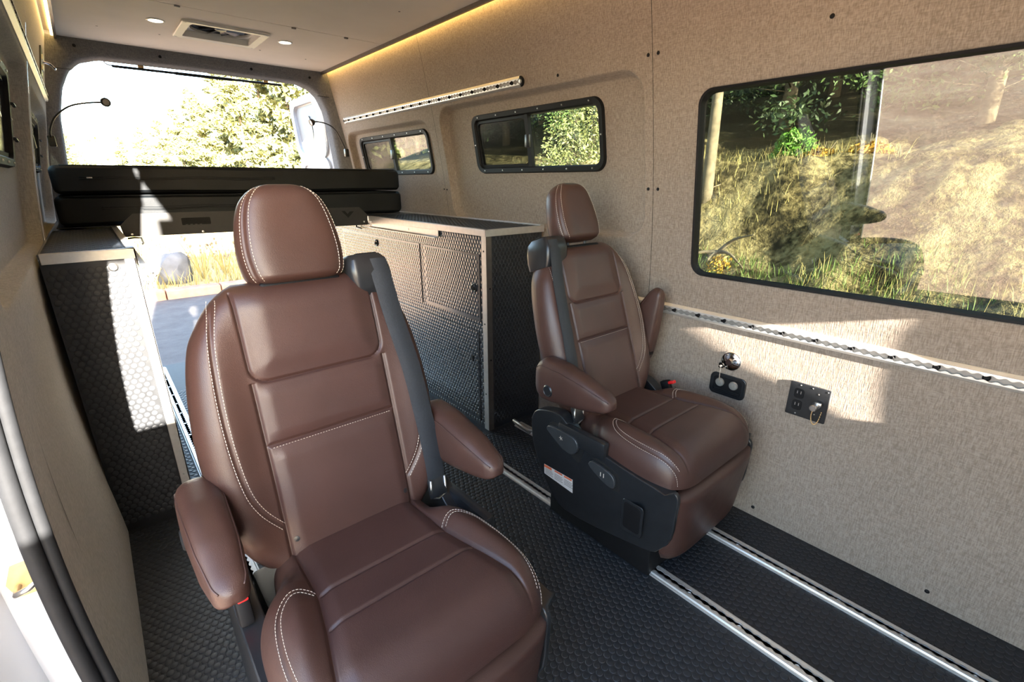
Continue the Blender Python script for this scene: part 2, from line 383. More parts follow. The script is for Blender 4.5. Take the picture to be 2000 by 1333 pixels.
def slider_window(n, W, ydiv, XF, sgn, dep, far_dark=True):
    y0, y1, z0, z1 = W; wroot = sroot('window_%d' % n, (float(XF(z0)), (y0 + y1) / 2, z0))
    O, A, B, I = rrect(*W, .055), rrect(*inset(W, .006), .05), rrect(*inset(W, .026), .036), rrect(*inset(W, .032), .03)
    f = MB(); f.grid(ringband(O, A, dep + .003, dep - .014, XF), True); f.grid(ringband(A, B, dep - .014, dep - .013, XF), True)
    f.grid(ringband(B, I, dep - .013, dep - .004, XF), True); f.grid(ringband(I, I, dep - .004, dep + .03, XF), True)
    f.build('frame', M['frame_black'], wroot, True, 35)
    iy0, iy1, iz0, iz1 = inset(W, .030)
    flat_pane('pane', iy0, ydiv, iz0, iz1, XF, dep + .012, M['glass_s'], wroot, .004, .01, sgn)
    flat_pane('pane', ydiv - .01, iy1, iz0, iz1, XF, dep + .020, M['glass_s'], wroot, .004, .01, sgn)
    # sliding screen with its own frame
    fr = MB(); s_ = (ydiv, iy1, iz0, iz1)
    fr.grid(ringband(rrect(*s_, .03), rrect(*inset(s_, .014), .022), dep - .002, dep - .004, XF), True); fr.grid(ringband(rrect(*inset(s_, .014), .022), rrect(*inset(s_, .016), .02), dep - .004, dep + .008, XF), True)
    sf = fr.build('screen_frame', M['frame_black'], wroot, True, 35)
    flat_pane('insect_screen', *inset(s_, .012), XF, dep + .004, M['screen'], wroot, .001, .02, sgn)
    db = MB()
    xa, xb = float(XF(iz0, dep - .006)), float(XF(iz1, dep - .006))
    db.prism([(ydiv - .012, iz0), (ydiv + .012, iz0), (ydiv + .012, iz1), (ydiv - .012, iz1)], lambda y, z: (xa + (xb - xa) * (z - iz0) / (iz1 - iz0), y, z), lambda y, z: (xa + (xb - xa) * (z - iz0) / (iz1 - iz0) + sgn * .02, y, z))
    dv = db.build('divider_bar', M['frame_black'], wroot)
    zc = (z0 + z1) / 2; MB().rbox((float(XF(zc, dep - .012)), ydiv - .004, zc), (.016, .03, .06), .004).build('latch', M['plastic'], dv, True, 40)
    if sgn < 0:
        for zz in (z0 + .09, z1 - .10): MB().tube([(float(XF(zz, dep - .01)), y1 - .01, zz), (float(XF(zz, dep - .018)), y1 - .004, zz), (float(XF(zz, dep - .020)), y1 + .008, zz - .006)], .005, 8).build('turn_latch', M['plastic'], wroot, True, 40)
    ys = np.linspace(y0 + .07, y1 - .07, 6)
    for y in ys:
        for z in (z0 + .016, z1 - .016): wall_screw(wroot, XF, y, z, -sgn, .004, dep - .0135, 'steel')
    for y in (y0 + .016, y1 - .016): wall_screw(wroot, XF, y, zc, -sgn, .004, dep - .0135, 'steel')
    return wroot
slider_window(2, W2, 1.838, RX, 1, .05); slider_window(3, W3, 3.225, RX, 1, .05)
slider_window(4, W2, 1.838, LX, -1, .042); slider_window(5, W3, 3.225, LX, -1, .042)
# ---------------------------------------------------------------- rear wall with door opening
wb = sroot('wall_rear', (.77, 3.9, 0))
opening = [(-.035, -.03), (-.04, .6), (-.035, 1.30), (-.01, 1.55), (.03, 1.70), (.075, 1.79), (.13, 1.84), (.22, 1.868), (.77, 1.872), (1.32, 1.868), (1.41, 1.84), (1.465, 1.79), (1.505, 1.70), (1.53, 1.55), (1.555, 1.30), (1.565, .6), (1.56, -.03)]
outer = [(float(LX(max(z, -.02), .02)), z) for z in np.linspace(-.03, 1.99, 12)] + [(float(RX(max(z, -.02), .02)), z) for z in np.linspace(1.99, -.03, 12)]
cc = (.77, .9); AA = np.linspace(-math.pi / 2 + .86, 1.5 * math.pi - .86, 220)
def rearring(): 
    G = []
    for k, (poly, y, sc) in enumerate(((outer, 3.84, 1), (opening, 3.865, 1.035), (opening, 3.88, 1.008), (opening, 3.90, 1.0), (opening, 3.97, .995))):
        G.append([(cc[0] + sc * polyray(poly, cc, a) * math.cos(a), y, cc[1] + sc * polyray(poly, cc, a) * math.sin(a)) for a in AA])
    return np.array(G)
MB().grid(rearring()).build('rear_trim', M['fabric_dark'], wb, True, 40)
for x, z in ((.13, 1.907), (.52, 1.907), (1.02, 1.905), (1.40, 1.90)):
    MB().lathe([(.008, -.004), (.008, .001), (.004, .003), (.0005, .0032)], (x, 3.853, z), (0, -1, 0), 14).build('screw', M['plastic_dark'], wb, True, 40)
for s_, X_ in ((1, LX), (-1, RX)):
    x0 = float(X_(1.8)); MB().box((min(x0, x0 + s_ * .11), 3.858, 1.785), (max(x0, x0 + s_ * .11), 3.861, 1.7875)).build('trim_seam', M['slot'], wb)
# grey-white edge strip of the opening (painted flange)
fl_ = []
for a in AA: 
    r = polyray(opening, cc, a); fl_.append([(cc[0] + (r * .995 - .0) * math.cos(a), 3.97, cc[1] + r * .995 * math.sin(a)), (cc[0] + (r * .955) * math.cos(a), 3.985, cc[1] + r * .955 * math.sin(a))])
# ---------------------------------------------------------------- ceiling
ce = sroot('ceiling', (.77, 1.6, ZC))
XL, XR = .065, 1.482
def panel_with_hole(name, x0, x1, y0, y1, hole, par):
    P0 = [(x0, y0), (x1, y0), (x1, y1), (x0, y1)]; H = rrect(*hole, .02, 4); c = np.mean(np.array(H), 0)
    ang = np.array(sorted(set([math.atan2(q[1] - c[1], q[0] - c[0]) for q in P0 + H])))
    G = [[(c[0] + polyray(P, c, a) * math.cos(a), c[1] + polyray(P, c, a) * math.sin(a), z) for a in ang] for P, z in ((P0, ZC + .012), (P0, ZC), (H, ZC), (H, ZC + .012))]
    return MB().grid(np.array(G), True).build(name, M['ceiling'], par)
FAN = (.563, .910, 3.10, 3.395)
panel_with_hole('ceiling_panel', XL, XR, 2.881, 3.86, FAN, ce)
MB().box((XL, -.62, ZC), (XR, 2.875, ZC + .012)).build('ceiling_panel', M['ceiling'], ce)
MB().box((-.12, -.66, ZC + .13), (1.66, 3.95, ZC + .17)).build('outer_roof', M['white_paint'], ce)
MB().box((-.1, -.62, ZC + .05), (1.64, 3.9, ZC + .06)).build('roof_backing', M['plastic_dark'], ce)
for x in (.493, .995, 1.270):
    MB().rbox((x, 2.8795, ZC - .003), (.022, .012, .008), .003).build('panel_clip', M['alu_dark'], ce, True, 40)
for x, y in ((.227, 3.50), (.487, 3.475), (.985, 3.478), (1.27, 3.53), (1.288, 2.306), (.24, 2.3)):
    MB().lathe([(.005, .001), (.005, -.001), (.0005, -.002)], (x, y, ZC), (0, 0, 1), 12).build('screw', M['alu_dark'], ce, True, 40)
# light channels along both edges, LED tape inside them washing the wall below
for nm, s_, xe, XF, lab in (('right', 1, XR, RX, 'warm glowing light strip running along the top of the right wall'), ('left', -1, XL, LX, 'warm glowing light strip at the upper left ceiling corner')):
    t_ = sroot('trim_%d' % (1 if s_ > 0 else 2), (xe, 1.6, ZC))
    a, b = sorted((xe, xe + s_ * .012)); MB().box((a, -.62, ZC - .018), (b, 3.86, ZC + .012)).build('channel_lip', M['alu_dark'], t_)
    a, b = sorted((xe + s_ * .012, float(XF(ZC)) + s_ * .03)); MB().box((a, -.62, ZC + .016), (b, 3.86, ZC + .022)).build('channel_top', M['alu_dark'], t_)
    r_ = root('led_strip', (xe + s_ * .02, 1.6, ZC + .012), lab, 'light strip', 'ceiling edge light strips')
    a, b = sorted((xe + s_ * .0125, xe + s_ * .022)); MB().box((a, -.6, ZC - .006), (b, 3.84, ZC + .008)).build('light_tape', M['led'], r_)
# ---------------------------------------------------------------- added sun mask behind the camera, its gap shaped for the wall's sun patch
wf = sroot('sun_mask_front', (.77, -.62, 0))
for a, b in (((-.2, 0), (1.50, 1.99)), ((1.50, 1.081), (1.72, 1.99)), ((1.589, 0), (1.72, 1.081))):
    MB().box((a[0], -.66, a[1]), (b[0], -.62, b[1])).build('sun_mask_panel', M['fabric_cool_lit'], wf)
MB().prism([(1.50, 0), (1.589, 0), (1.589, .742), (1.576, .748), (1.552, .865), (1.538, .915), (1.51, 1.072), (1.50, 1.081)], lambda x, z: (x, -.62, z), lambda x, z: (x, -.66, z)).build('sun_mask_panel', M['fabric_cool_lit'], wf)
# ---------------------------------------------------------------- sliding-door jamb at the left of the picture
dj = sroot('door_1', (-.17, .93, -.05))
zz = np.linspace(-.04, 1.735, 40)
# painted jamb: step down from trim to outer skin
MB().grid(np.array([[(LX(z, .006), .998, z), (LX(z, .019), .993, z), (LX(z, .027), .999, z), (LX(z, .033), 1.036, z), (LX(z, .085), 1.046, z), (LX(z, .10), 1.0, z), (LX(z, .112), .975, z), (LX(z, .118), 1.35, z)] for z in zz])).build('painted_jamb', M['white_paint'], dj, True, 60)
MB().grid(np.array([[(LX(z, 0), 1.10, z), (LX(z, .001), 1.07, z), (LX(z, .003), 1.04, z), (LX(z, .005), 1.015, z), (LX(z, .009), .998, z)] for z in zz])).build('trim_edge', M['fabric_cool_lit'], dj, True)
for off, yy, r in ((.001, .988, .0105), (.019, .978, .0125)):
    MB().tube([(LX(z, off), yy - .004 * math.sin(z * 5), z) for z in zz], r, 12).build('rubber_seal', M['seal'], dj, True)
MB().tube([(LX(1.765, .006), y, 1.765) for y in np.linspace(-.42, .93, 12)], .013, 10).build('rubber_seal', M['seal'], dj, True)
MB().grid(np.array([[(LX(1.755, a), y, 1.755 + b) for y in (-.42, 1.0)] for a, b in ((-.002, .0), (.008, .05), (.03, .16), (.05, .28))])).build('header_frame', M['white_paint'], dj)
MB().box((-.30, -.62, -.12), (-.19, 1.0, -.002)).build('sill_step', M['plastic_dark'], dj)
MB().grid(np.array([[(LX(z, a), y, z) for a, y in ((0, -.42), (.02, -.44), (.035, -.50), (.04, -.66))] for z in zz])).build('front_pillar', M['white_paint'], dj, True)
st = MB().prism([(-.022, -.03), (.012, -.032), (.024, -.012), (.024, .02), (.01, .032), (-.02, .028), (-.03, 0)], lambda a, z: (-.205 + a, 1.040, .555 + z), lambda a, z: (-.205 + a, 1.030, .555 + z)).build('striker_plate', M['brass'], dj)
MB().tube([(-.222, 1.032, .545), (-.222, 1.004, .548), (-.205, .999, .555), (-.19, 1.006, .56), (-.19, 1.032, .562)], .005, 10).build('striker_bar', M['steel'], st, True)
MB().rbox((-.184, 1.02, .565), (.014, .018, .022), .004).build('striker_block', M['plastic'], st, True, 40)
# sliding door pushed back along the outside of the van
d3 = sroot('door_3', (-.33, 1.6, -.25))
zd = np.linspace(-.25, 1.72, 24)
for a_, b_, nm in ((.16, .155, 'inner_skin'), (.215, .215, 'outer_skin')):
    MB().grid(np.array([[(LX(z, a_), y, z) for y in (.96, 2.30)] for z in zd])).build(nm, M['white_paint'], d3, True) if nm == 'outer_skin' else MB().grid(np.array([[(LX(z, a_), y, z) for y in (.96, 1.08)] for z in zd])).build(nm, M['white_paint'], d3, True)
MB().grid(np.array([[(LX(z, a), y, z) for a, y in ((.16, .96), (.17, .945), (.20, .94), (.215, .96))] for z in zd])).build('door_edge', M['white_paint'], d3, True, 50)
MB().tube([(LX(z, .165), .945, z) for z in zd], .008, 8).build('edge_seal', M['seal'], d3, True)
# unseen open front door, added to shade the lower jamb, cabinet and floor
d4 = sroot('shade_door', (-.62, -1.1, -.45))
bevel(MB().box((-1.15, -1.14, -.40), (-.20, -1.06, 1.22)).build('shade_door_panel', M['white_paint'], d4), .02, 3)
for a, b in (((-1.15, -1.12, 1.22), (-1.09, -1.08, 1.80)), ((-.26, -1.12, 1.22), (-.20, -1.08, 1.80)), ((-1.15, -1.12, 1.80), (-.20, -1.08, 1.86))): MB().box(a, b).build('window_frame', M['frame_black'], d4)
# ---------------------------------------------------------------- open rear barn door (white, right)
d2 = sroot('door_2', (1.56, 4.0, -.1))
def door_x(y): return 1.585 + .02 * math.sin((y - 4.0) * 2.2)
def dslab(poly, x0, x1, name, mat, par):
    return MB().prism(poly, lambda y, z: (x0 - .12 * max(0, z - 1.1) ** 1.3 * .6, y, z), lambda y, z: (x1 - .12 * max(0, z - 1.1) ** 1.3 * .6, y, z)).build(name, mat, par)
def dens(poly, k=6):
    o = []
    for (a, b), (c, d) in zip(poly, poly[1:] + poly[:1]):
        for i in range(k): o.append((a + (c - a) * i / k, b + (d - b) * i / k))
    return o
DO = [(4.03, -.05), (4.80, -.05), (4.80, 1.60), (4.77, 1.76), (4.70, 1.84), (4.60, 1.875), (4.12, 1.875), (4.03, 1.80)]
bevel(dslab(dens(DO), 1.60, 1.66, 'door_shell', M['white_paint'], d2), .012, 3)
# raised frame of the inner skin around two pressed recesses
def frame_ring(polyO, polyI, x0, x1, name, mat):
    c = np.mean(np.array(polyI), 0); ang = np.array(sorted(set([math.atan2(q[1] - c[1], q[0] - c[0]) for q in polyO + polyI])))
    xs = lambda z, x: x - .12 * max(0, z - 1.1) ** 1.3 * .6
    G = [[(lambda y, z: (xs(z, x), y, z))(c[0] + polyray(P, c, a) * math.cos(a), c[1] + polyray(P, c, a) * math.sin(a)) for a in ang] for P, x in ((polyO, x1), (polyO, x0), (polyI, x0), (polyI, x1))]
    return MB().grid(np.array(G), True).build(name, mat, d2, True, 45)
frame_ring(rrect(4.08, 4.76, 1.38, 1.85, .09), rrect(4.16, 4.70, 1.43, 1.80, .09), 1.565, 1.605, 'pressed_frame', M['white_paint'])
frame_ring(rrect(4.08, 4.76, -.02, 1.385, .09), rrect(4.16, 4.70, .1, 1.33, .09), 1.565, 1.605, 'pressed_frame', M['white_paint'])
bevel(dslab(dens(rrect(4.17, 4.69, 1.44, 1.79, .08, 4), 1), 1.588, 1.602, 'trim_pad', M['grey_paint'], d2), .004)
ov = [(4.40 + .055 * math.cos(t), 1.60 + .11 * math.sin(t)) for t in np.linspace(0, 2 * math.pi, 28, endpoint=False)]
dslab(ov, 1.580, 1.59, 'oval_pull', M['plastic'], d2)
dslab(dens(rrect(4.22, 4.64, .2, 1.28, .10, 4), 1), 1.592, 1.602, 'trim_pad', M['grey_paint'], d2)
dslab([(4.26, .3), (4.40, .3), (4.42, .8), (4.40, 1.22), (4.30, 1.24)], 1.586, 1.594, 'window_pull', M['plastic'], d2)
for z in (1.70, 1.50): MB().rbox((1.575, 4.775, z), (.03, .02, .05), .004).build('door_catch', M['plastic'], d2, True, 40)
# ================================================================ captain's chairs
def superell(u, p=5, q=2.2): return np.clip(1 - np.abs(u) ** p, 0, 1) ** (1 / q)
def pdist(X, Y, poly):
    d = np.full(np.shape(X), 9.)
    for (a, b), (c, e) in zip(poly[:-1], poly[1:]):
        vx, vy = c - a, e - b; t = np.clip(((X - a) * vx + (Y - b) * vy) / (vx * vx + vy * vy), 0, 1)
        d = np.minimum(d, np.hypot(X - a - t * vx, Y - b - t * vy))
    return d
def smoothpoly(P, k=6):
    P = np.array(P, float); out = []
    for i in range(len(P) - 1):
        p0, p1, p2, p3 = P[max(i - 1, 0)], P[i], P[i + 1], P[min(i + 2, len(P) - 1)]
        for t in np.arange(k) / k:
            out.append(.5 * (2 * p1 + (p2 - p0) * t + (2 * p0 - 5 * p1 + 4 * p2 - p3) * t * t + (3 * p1 - p0 - 3 * p2 + p3) * t ** 3))
    out.append(P[-1]); return np.array(out)
def stitch_mesh(PN, pitch=.0068, ln=.0044, wd=.0011, mb=None):
    """PN: list of (points, normals): little thread dashes along each path"""
    mb = mb or MB()
    for P, Nn in PN:
        P = np.array(P); Nn = np.array(Nn); d = np.concatenate([[0], np.cumsum(np.linalg.norm(np.diff(P, axis=0), axis=1))])
        for q in np.arange(pitch, d[-1] - pitch, pitch):
            a = np.array([np.interp(q - ln / 2, d, P[:, k]) for k in range(3)]); b = np.array([np.interp(q + ln / 2, d, P[:, k]) for k in range(3)])
            n = np.array([np.interp(q, d, Nn[:, k]) for k in range(3)]); n /= np.linalg.norm(n) + 1e-9
            t = b - a; s = np.cross(t, n); s *= wd / 2 / (np.linalg.norm(s) + 1e-9); up = n * wd * .7
            mb.add([a - s, a + s, b + s, b - s, a - s * .5 + up, a + s * .5 + up, b + s * .5 + up, b - s * .5 + up], [(4, 5, 6, 7), (0, 1, 5, 4), (1, 2, 6, 5), (2, 3, 7, 6), (3, 0, 4, 7)])
    return mb
def split_grid(G, reg, names, mats, parent_of, objs):
    a, b = G.shape[:2]
    for k, nm in enumerate(names):
        idx = np.argwhere(reg == k)
        if not len(idx): continue
        F = [(i * b + j, i * b + j + 1, (i + 1) * b + j + 1, (i + 1) * b + j) for i, j in idx]
        used = np.unique(np.array(F)); mp = -np.ones(a * b, int); mp[used] = np.arange(len(used))
        objs[nm] = (G.reshape(-1, 3)[used], [tuple(mp[list(f)]) for f in F])
LB = .598
WB = smoothpoly([(0, .19), (.06, .215), (.2, .248), (.45, .258), (.65, .25), (.8, .232), (.88, .207), (.94, .18), (.98, .152), (1.0, .13)], 8)
def wB(s): return np.interp(s, WB[:, 0], WB[:, 1])
BST = smoothpoly([(.172, .96 * LB), (.196, .80 * LB), (.206, .55 * LB), (.199, .34 * LB), (.18, .23 * LB), (.142, .135 * LB)], 6)     # bolster seam (x, distance up)
CST = smoothpoly([(.142, -.02), (.168, -.004), (.195, -.012), (.217, -.045), (.228, -.11), (.229, -.18), (.222, -.235), (.215, -.262)], 6)  # cushion bolster seam (x, y)
def back_depth(x, s, front=True):
    e = superell(x / wB(s)); t = np.clip((s - .90) / .10, 0, 1); g = np.clip(1 - t ** 2.6, 0, 1) ** .5
    if not front: return -.055 - .075 * e * g
    X = np.abs(x); Z = s * LB
    fade = np.interp(s, [0, .1, .5, .8, .97, 1], [.5, 1, 1, .7, .25, 0])
    bol = .036 * sstep((X - .138) / .10) * e * g * fade
    # pads
    sd = np.maximum(X - .142 + .035, np.abs(Z - .83 * LB) - .175 * LB + .035); qx = np.maximum(X - .142 + .035, 0); qz = np.maximum(.655 * LB + .035 - Z, 0)
    sdf = np.where((qx > 0) & (qz > 0), np.hypot(qx, qz), np.maximum(X - .142 + .035, .655 * LB + .035 - Z)) - .035
    up = .009 * sstep(-sdf / .055) * sstep((1.0 - s) / .1)
    mid = .006 * sstep((.142 - X) / .03) * sstep((s - .435) / .05) * sstep((.655 - s) / .05)
    low = .007 * sstep((.142 - X) / .03) * sstep((.435 - s) / .06)
    gr = np.exp(-(np.abs(sdf) / .0034) ** 2) * (s < .97)
    gr = np.maximum(gr, np.exp(-((X - .142) / .0042) ** 2) * (s < .66))
    gr = np.maximum(gr, np.exp(-((Z - .435 * LB) / .0042) ** 2) * (X < .142))
    gr = np.maximum(gr, .8 * np.exp(-(pdist(X, Z, BST) / .0036) ** 2))
    return -.055 + .055 * e * g + bol + up + mid + low - .0055 * gr
def cush_w(y): return np.interp(y, CW_[:, 0], CW_[:, 1])
CW_ = smoothpoly([(-.284, .150), (-.279, .185), (-.266, .215), (-.24, .238), (-.18, .252), (-.08, .254), (0, .246), (.05, .215), (.08, .195), (.14, .185)], 8)
def cush_z(x, y):
    X = np.abs(x); e = superell(x / cush_w(y), 6, 2.4)
    t = np.clip((-.200 - y) / .084, 0, 1); g = np.clip(1 - t ** 2.4, 0, 1) ** .42
    padw = np.interp(y, [-.3, -.21, -.12, -.03, .1], [.185, .178, .158, .142, .137])
    top = .452 + .010 * sstep((-.02 - y) / .15)
    bol = .032 * sstep((X - padw + .012) / .06) * np.interp(y, [-.28, -.2, -.05, .03, .09], [.15, .75, 1, .8, .1])
    puff = .008 * sstep((padw - X) / .03)
    gr = np.exp(-((X - padw) / .0042) ** 2)
    for yy in (-.027, -.117): gr = np.maximum(gr, .75 * np.exp(-((y - yy) / .0042) ** 2) * (X < padw))
    gr = np.maximum(gr, .8 * np.exp(-(pdist(X, y, CST) / .0036) ** 2))
    zb = .362
    return zb + (top + bol + puff - .0055 * gr - zb) * e * g
def make_chair(cx, y0, m, recline, label, lift=0, sticker=False):
    R = root('captain_chair', (cx, y0, 0), label, 'chair', 'leather captain chairs')
    T = lambda P: np.asarray(P, float) + np.array([cx, y0, 0])
    A = math.radians(recline); ty, tz = math.sin(A), math.cos(A); ny, nz = -math.cos(A), math.sin(A); P0 = (.115, .43)
    def bpt(x, h, d): x, h, d = np.broadcast_arrays(np.asarray(x, float), h, d); return T(np.stack([x, P0[0] + h * ty + d * ny, P0[1] + h * tz + d * nz], -1))
    def mesh(name, VF, mat, par, sm=True, ang=None): return link_mesh(name, VF[0], VF[1], mat, par, sm, ang)
    # ---- backrest
    nu, ns = 150, 170
    tt = np.linspace(-1, 1, nu); u = np.sign(tt) * (1 - (1 - np.abs(tt)) ** 1.35); s = 1 - (1 - np.linspace(0, 1, ns)) ** 1.25
    s = np.unique(np.concatenate([np.linspace(0, .02, 4), np.linspace(.02, .92, 150), 1 - .08 * (1 - np.linspace(0, 1, 22)) ** 1.6, .435 + np.linspace(-.022, .022, 13), .655 + np.linspace(-.022, .022, 13)])); ns = len(s)
    ci = .142 * np.concatenate([np.linspace(-1, -.94, 8)[:-1], np.linspace(-.94, .94, 56), np.linspace(.94, 1, 8)[1:]]); co = np.concatenate([np.linspace(0, .08, 7)[1:], .08 + .92 * (1 - (1 - np.linspace(0, 1, 36)) ** 1.5)[1:]])
    S = np.repeat(s[:, None], len(ci) + 2 * len(co), 1); W_ = wB(s)[:, None]; xi = np.minimum(.142, .90 * W_); X = np.concatenate([-(xi + (W_ - xi) * co[None])[:, ::-1], xi * ci[None] / .142, xi + (W_ - xi) * co[None]], 1)
    G = bpt(X, S * LB, back_depth(X, S))
    Xc = (X[1:, 1:] + X[:-1, :-1]) / 2; Sc = (S[1:, 1:] + S[:-1, :-1]) / 2; AX = np.abs(Xc)
    up_in = np.where(Sc < .655 + .035 / LB, (AX < .142 - .035 + np.sqrt(np.clip(.035 ** 2 - (.655 * LB + .035 - Sc * LB) ** 2, 0, 1))), AX < .142) & (Sc > .655) & (Sc < .965)
    reg = np.zeros(Xc.shape, int); reg[(AX < .142) & (Sc < .435)] = 3; reg[(AX < .142) & (Sc >= .435) & (Sc < .68)] = 2; reg[up_in] = 1
    parts = {}; split_grid(G, reg, ['backrest', 'upper_pad', 'middle_pad', 'lower_pad'], None, None, parts)
    Gb = bpt(X, S * LB, back_depth(X, S, False))[:, ::-1]
    V0, F0 = parts['backrest']; mb = MB().add(V0, F0).grid(Gb); n_ = ns
    # close the bottom
    bot = np.stack([G[0], Gb[0][::-1]]); mb.grid(bot[::-1])
    bk = mb.build('backrest', M['leather'], R, True)
    for k in ('upper_pad', 'middle_pad', 'lower_pad'): mesh(k, parts[k], M['leather_in'], bk)
    def bsurf(x, h, off=.0):
        d = back_depth(np.asarray(x), np.asarray(h) / LB); p = bpt(x, h, d + off); nn = np.tile([0, ny, nz], (len(p), 1)); nn[:, 0] = 0
        dx = (back_depth(np.asarray(x) + .004, np.asarray(h) / LB) - back_depth(np.asarray(x) - .004, np.asarray(h) / LB)) / .008
        nn[:, 0] = -dx; return p, nn
    st = []
    for sx in (-1, 1):
        for o_ in (-.006, .006):
            P = BST.copy(); tg = np.gradient(P, axis=0); nr = np.stack([tg[:, 1], -tg[:, 0]], 1); nr /= np.linalg.norm(nr, axis=1)[:, None]; P = P + nr * o_
            st.append(bsurf(sx * P[:, 0], P[:, 1], .0004))
    xs = np.linspace(-.136, .136, 40); 
    mb = stitch_mesh(st); mb = stitch_mesh([bsurf(xs, np.full(40, .435 * LB - .006), .0004)], .006, .003, .0009, mb)
    tag(mb.build('stitching', M['thread'], bk), kind='stuff')
    for x_, h_ in ((-.128, .085), (.128, .085)):
        p, nn = bsurf(np.array([x_]), np.array([h_ * LB])); MB().lathe([(.006, -.001), (.006, .001), (.0005, .0018)], p[0], nn[0], 14).build('snap_button', M['plastic'], bk, True, 40)
    # ---- headrest
    HH = .212; HB = .585 + lift
    wh = smoothpoly([(0, .078), (.05, .096), (.15, .105), (.35, .108), (.6, .101), (.8, .087), (.92, .066), (.98, .042), (1, .026)], 6)
    def hd(x, q, front):
        w = np.interp(q, wh[:, 0], wh[:, 1]); e = superell(x / w, 4.5, 2.2); b_ = np.clip(q / .10, 0, 1); t_ = np.clip((q - .80) / .2, 0, 1)
        g = np.clip(1 - (1 - b_) ** 2.5, 0, 1) ** .5 * np.clip(1 - t_ ** 2.6, 0, 1) ** .5
        if front:
            gr = np.exp(-((np.abs(x) - .88 * w) / .003) ** 2) * (q > .02)
            return -.045 + .048 * e * g + .006 * np.cos(q * 3) * e * g - .003 * gr
        return -.045 - (.062 - .02 * q) * e * g
    q = np.concatenate([np.linspace(0, .12, 18)[:-1], np.linspace(.12, .8, 34)[:-1], np.linspace(.8, 1, 26)]); uu = np.sign(tt) * (1 - (1 - np.abs(tt)) ** 1.5); uu = uu[::2] if False else uu
    Q, UU = np.meshgrid(q, uu, indexing='ij'); XH = UU * np.interp(Q, wh[:, 0], wh[:, 1])
    hb = MB().grid(bpt(XH, HB + Q * HH, hd(XH, Q, True))).grid(bpt(XH, HB + Q * HH, hd(XH, Q, False))[:, ::-1]); he = hb.build('headrest', M['leather'], R, True)
    st = []
    for sx in (-1, 1):
        for fr in (.80, .94):
            qq = np.concatenate([np.linspace(.03, .8, 40), np.linspace(.8, .975, 20)]); xx = sx * fr * np.interp(qq, wh[:, 0], wh[:, 1])
            P = bpt(xx, HB + qq * HH, hd(xx, qq, True) + .0005); nn = np.tile([sx * .5, ny, nz], (len(qq), 1)); st.append((P, nn))
    for fr, qv in ((0, .972), (0, .988)):
        pass
    tag(stitch_mesh(st).build('stitching', M['thread'], he), kind='stuff')
    for x_ in (-.045, .045): MB().cyl(bpt(x_, HB - .06, -.05), bpt(x_, HB + .03, -.05), .006, n=12).build('headrest_post', M['plastic'], he, True, 40)
    MB().rbox(bpt(0, .585 - .002, -.05), (.17, .07, .02), .008, 3, Matrix.Rotation(-A, 3, 'X')).build('headrest_collar', M['plastic_dark'], R, True, 40)
    # ---- belt guide and belt
    RM = Matrix.Rotation(-A, 3, 'X')
    gb = MB(); gz = []
    for h_, x0_, x1_, d0_, d1_ in ((.530, .120, .206, -.112, -.012), (.555, .108, .207, -.114, .004), (.59, .102, .203, -.112, .010), (.617, .104, .198, -.104, .006), (.630, .112, .19, -.09, -.008)):
        ring = []
        for (px_, pd_) in rrect(x0_, x1_, d0_, d1_, .018, 4): ring.append(bpt(m * px_, h_, pd_))
        gz.append(ring)
    gz = np.array(gz); gb.grid(gz, True); k_ = gz.shape[1]; gb.add(gz[-1], [tuple(range(k_))]).add(gz[0], [tuple(range(k_))])
    gd = gb.build('belt_guide', M['plastic'], R, True, 40)
    MB().rbox(bpt(m * .165, .633, -.045), (.052, .02, .004), .0015, 1, RM).build('guide_slot', M['slot'], gd)
    hs = np.linspace(.616, .045, 46); xs = m * np.interp(hs, [.04, .25, .35, .58, .635], [.216, .206, .200, .172, .165])
    lift_ = np.interp(hs, [0, .47, .53, .58, .616], [.006, .008, .016, .017, .012])
    rows = []
    for x_, h_, l_ in zip(xs, hs, lift_):
        xx = np.array([x_ - .024, x_ - .012, x_, x_ + .012, x_ + .024]); xc = np.clip(xx, -wB(min(h_ / LB, .97)) * .97, wB(min(h_ / LB, .97)) * .97)
        d = max(back_depth(xc, np.full(5, min(h_ / LB, .93))).max(), -.004) + l_; dd = np.full(5, d) - np.array([.004, .001, 0, .001, .004]); rows.append(bpt(xx, np.full(5, h_), dd))
    rows = np.array(rows); bl = MB().grid(rows).grid((rows + np.array([0, .0018, 0]))[:, ::-1]).build('seat_belt', M['belt'], R, True)
    p = rows[-1][2]
    MB().rbox(p + np.array([0, .0, -.02]), (.05, .012, .055), .005, 2, RM).build('belt_tongue', M['plastic'], bl, True, 40)
    MB().tube([p + np.array([-.02, -.004, .005]), p + np.array([-.022, -.006, -.045]), p + np.array([0, -.006, -.055]), p + np.array([.022, -.006, -.045]), p + np.array([.02, -.004, .005])], .0032, 8).build('belt_buckle_frame', M['steel'], bl, True)
    MB().rbox(T((m * .262, .06, .40)), (.03, .20, .06), .010, 2).build('belt_anchor_cover', M['plastic'], R, True, 40)
    # ---- cushion
    yy = np.concatenate([-.284 + .094 * (np.linspace(0, 1, 50)[:-1]) ** 1.6, np.linspace(-.19, .14, 90)])
    yy = np.unique(np.concatenate([yy, -.027 + np.linspace(-.013, .013, 13), -.117 + np.linspace(-.013, .013, 13)]))
    Yg = np.repeat(yy[:, None], len(ci) + 2 * len(co), 1); W_ = cush_w(yy)[:, None]; xi = np.minimum(np.interp(yy, [-.3, -.21, -.12, -.03, .1], [.185, .178, .158, .142, .137])[:, None], .88 * W_); X2 = np.concatenate([-(xi + (W_ - xi) * co[None])[:, ::-1], xi * ci[None] / .142, xi + (W_ - xi) * co[None]], 1); Gc = T(np.stack([X2, Yg, cush_z(X2, Yg)], -1))
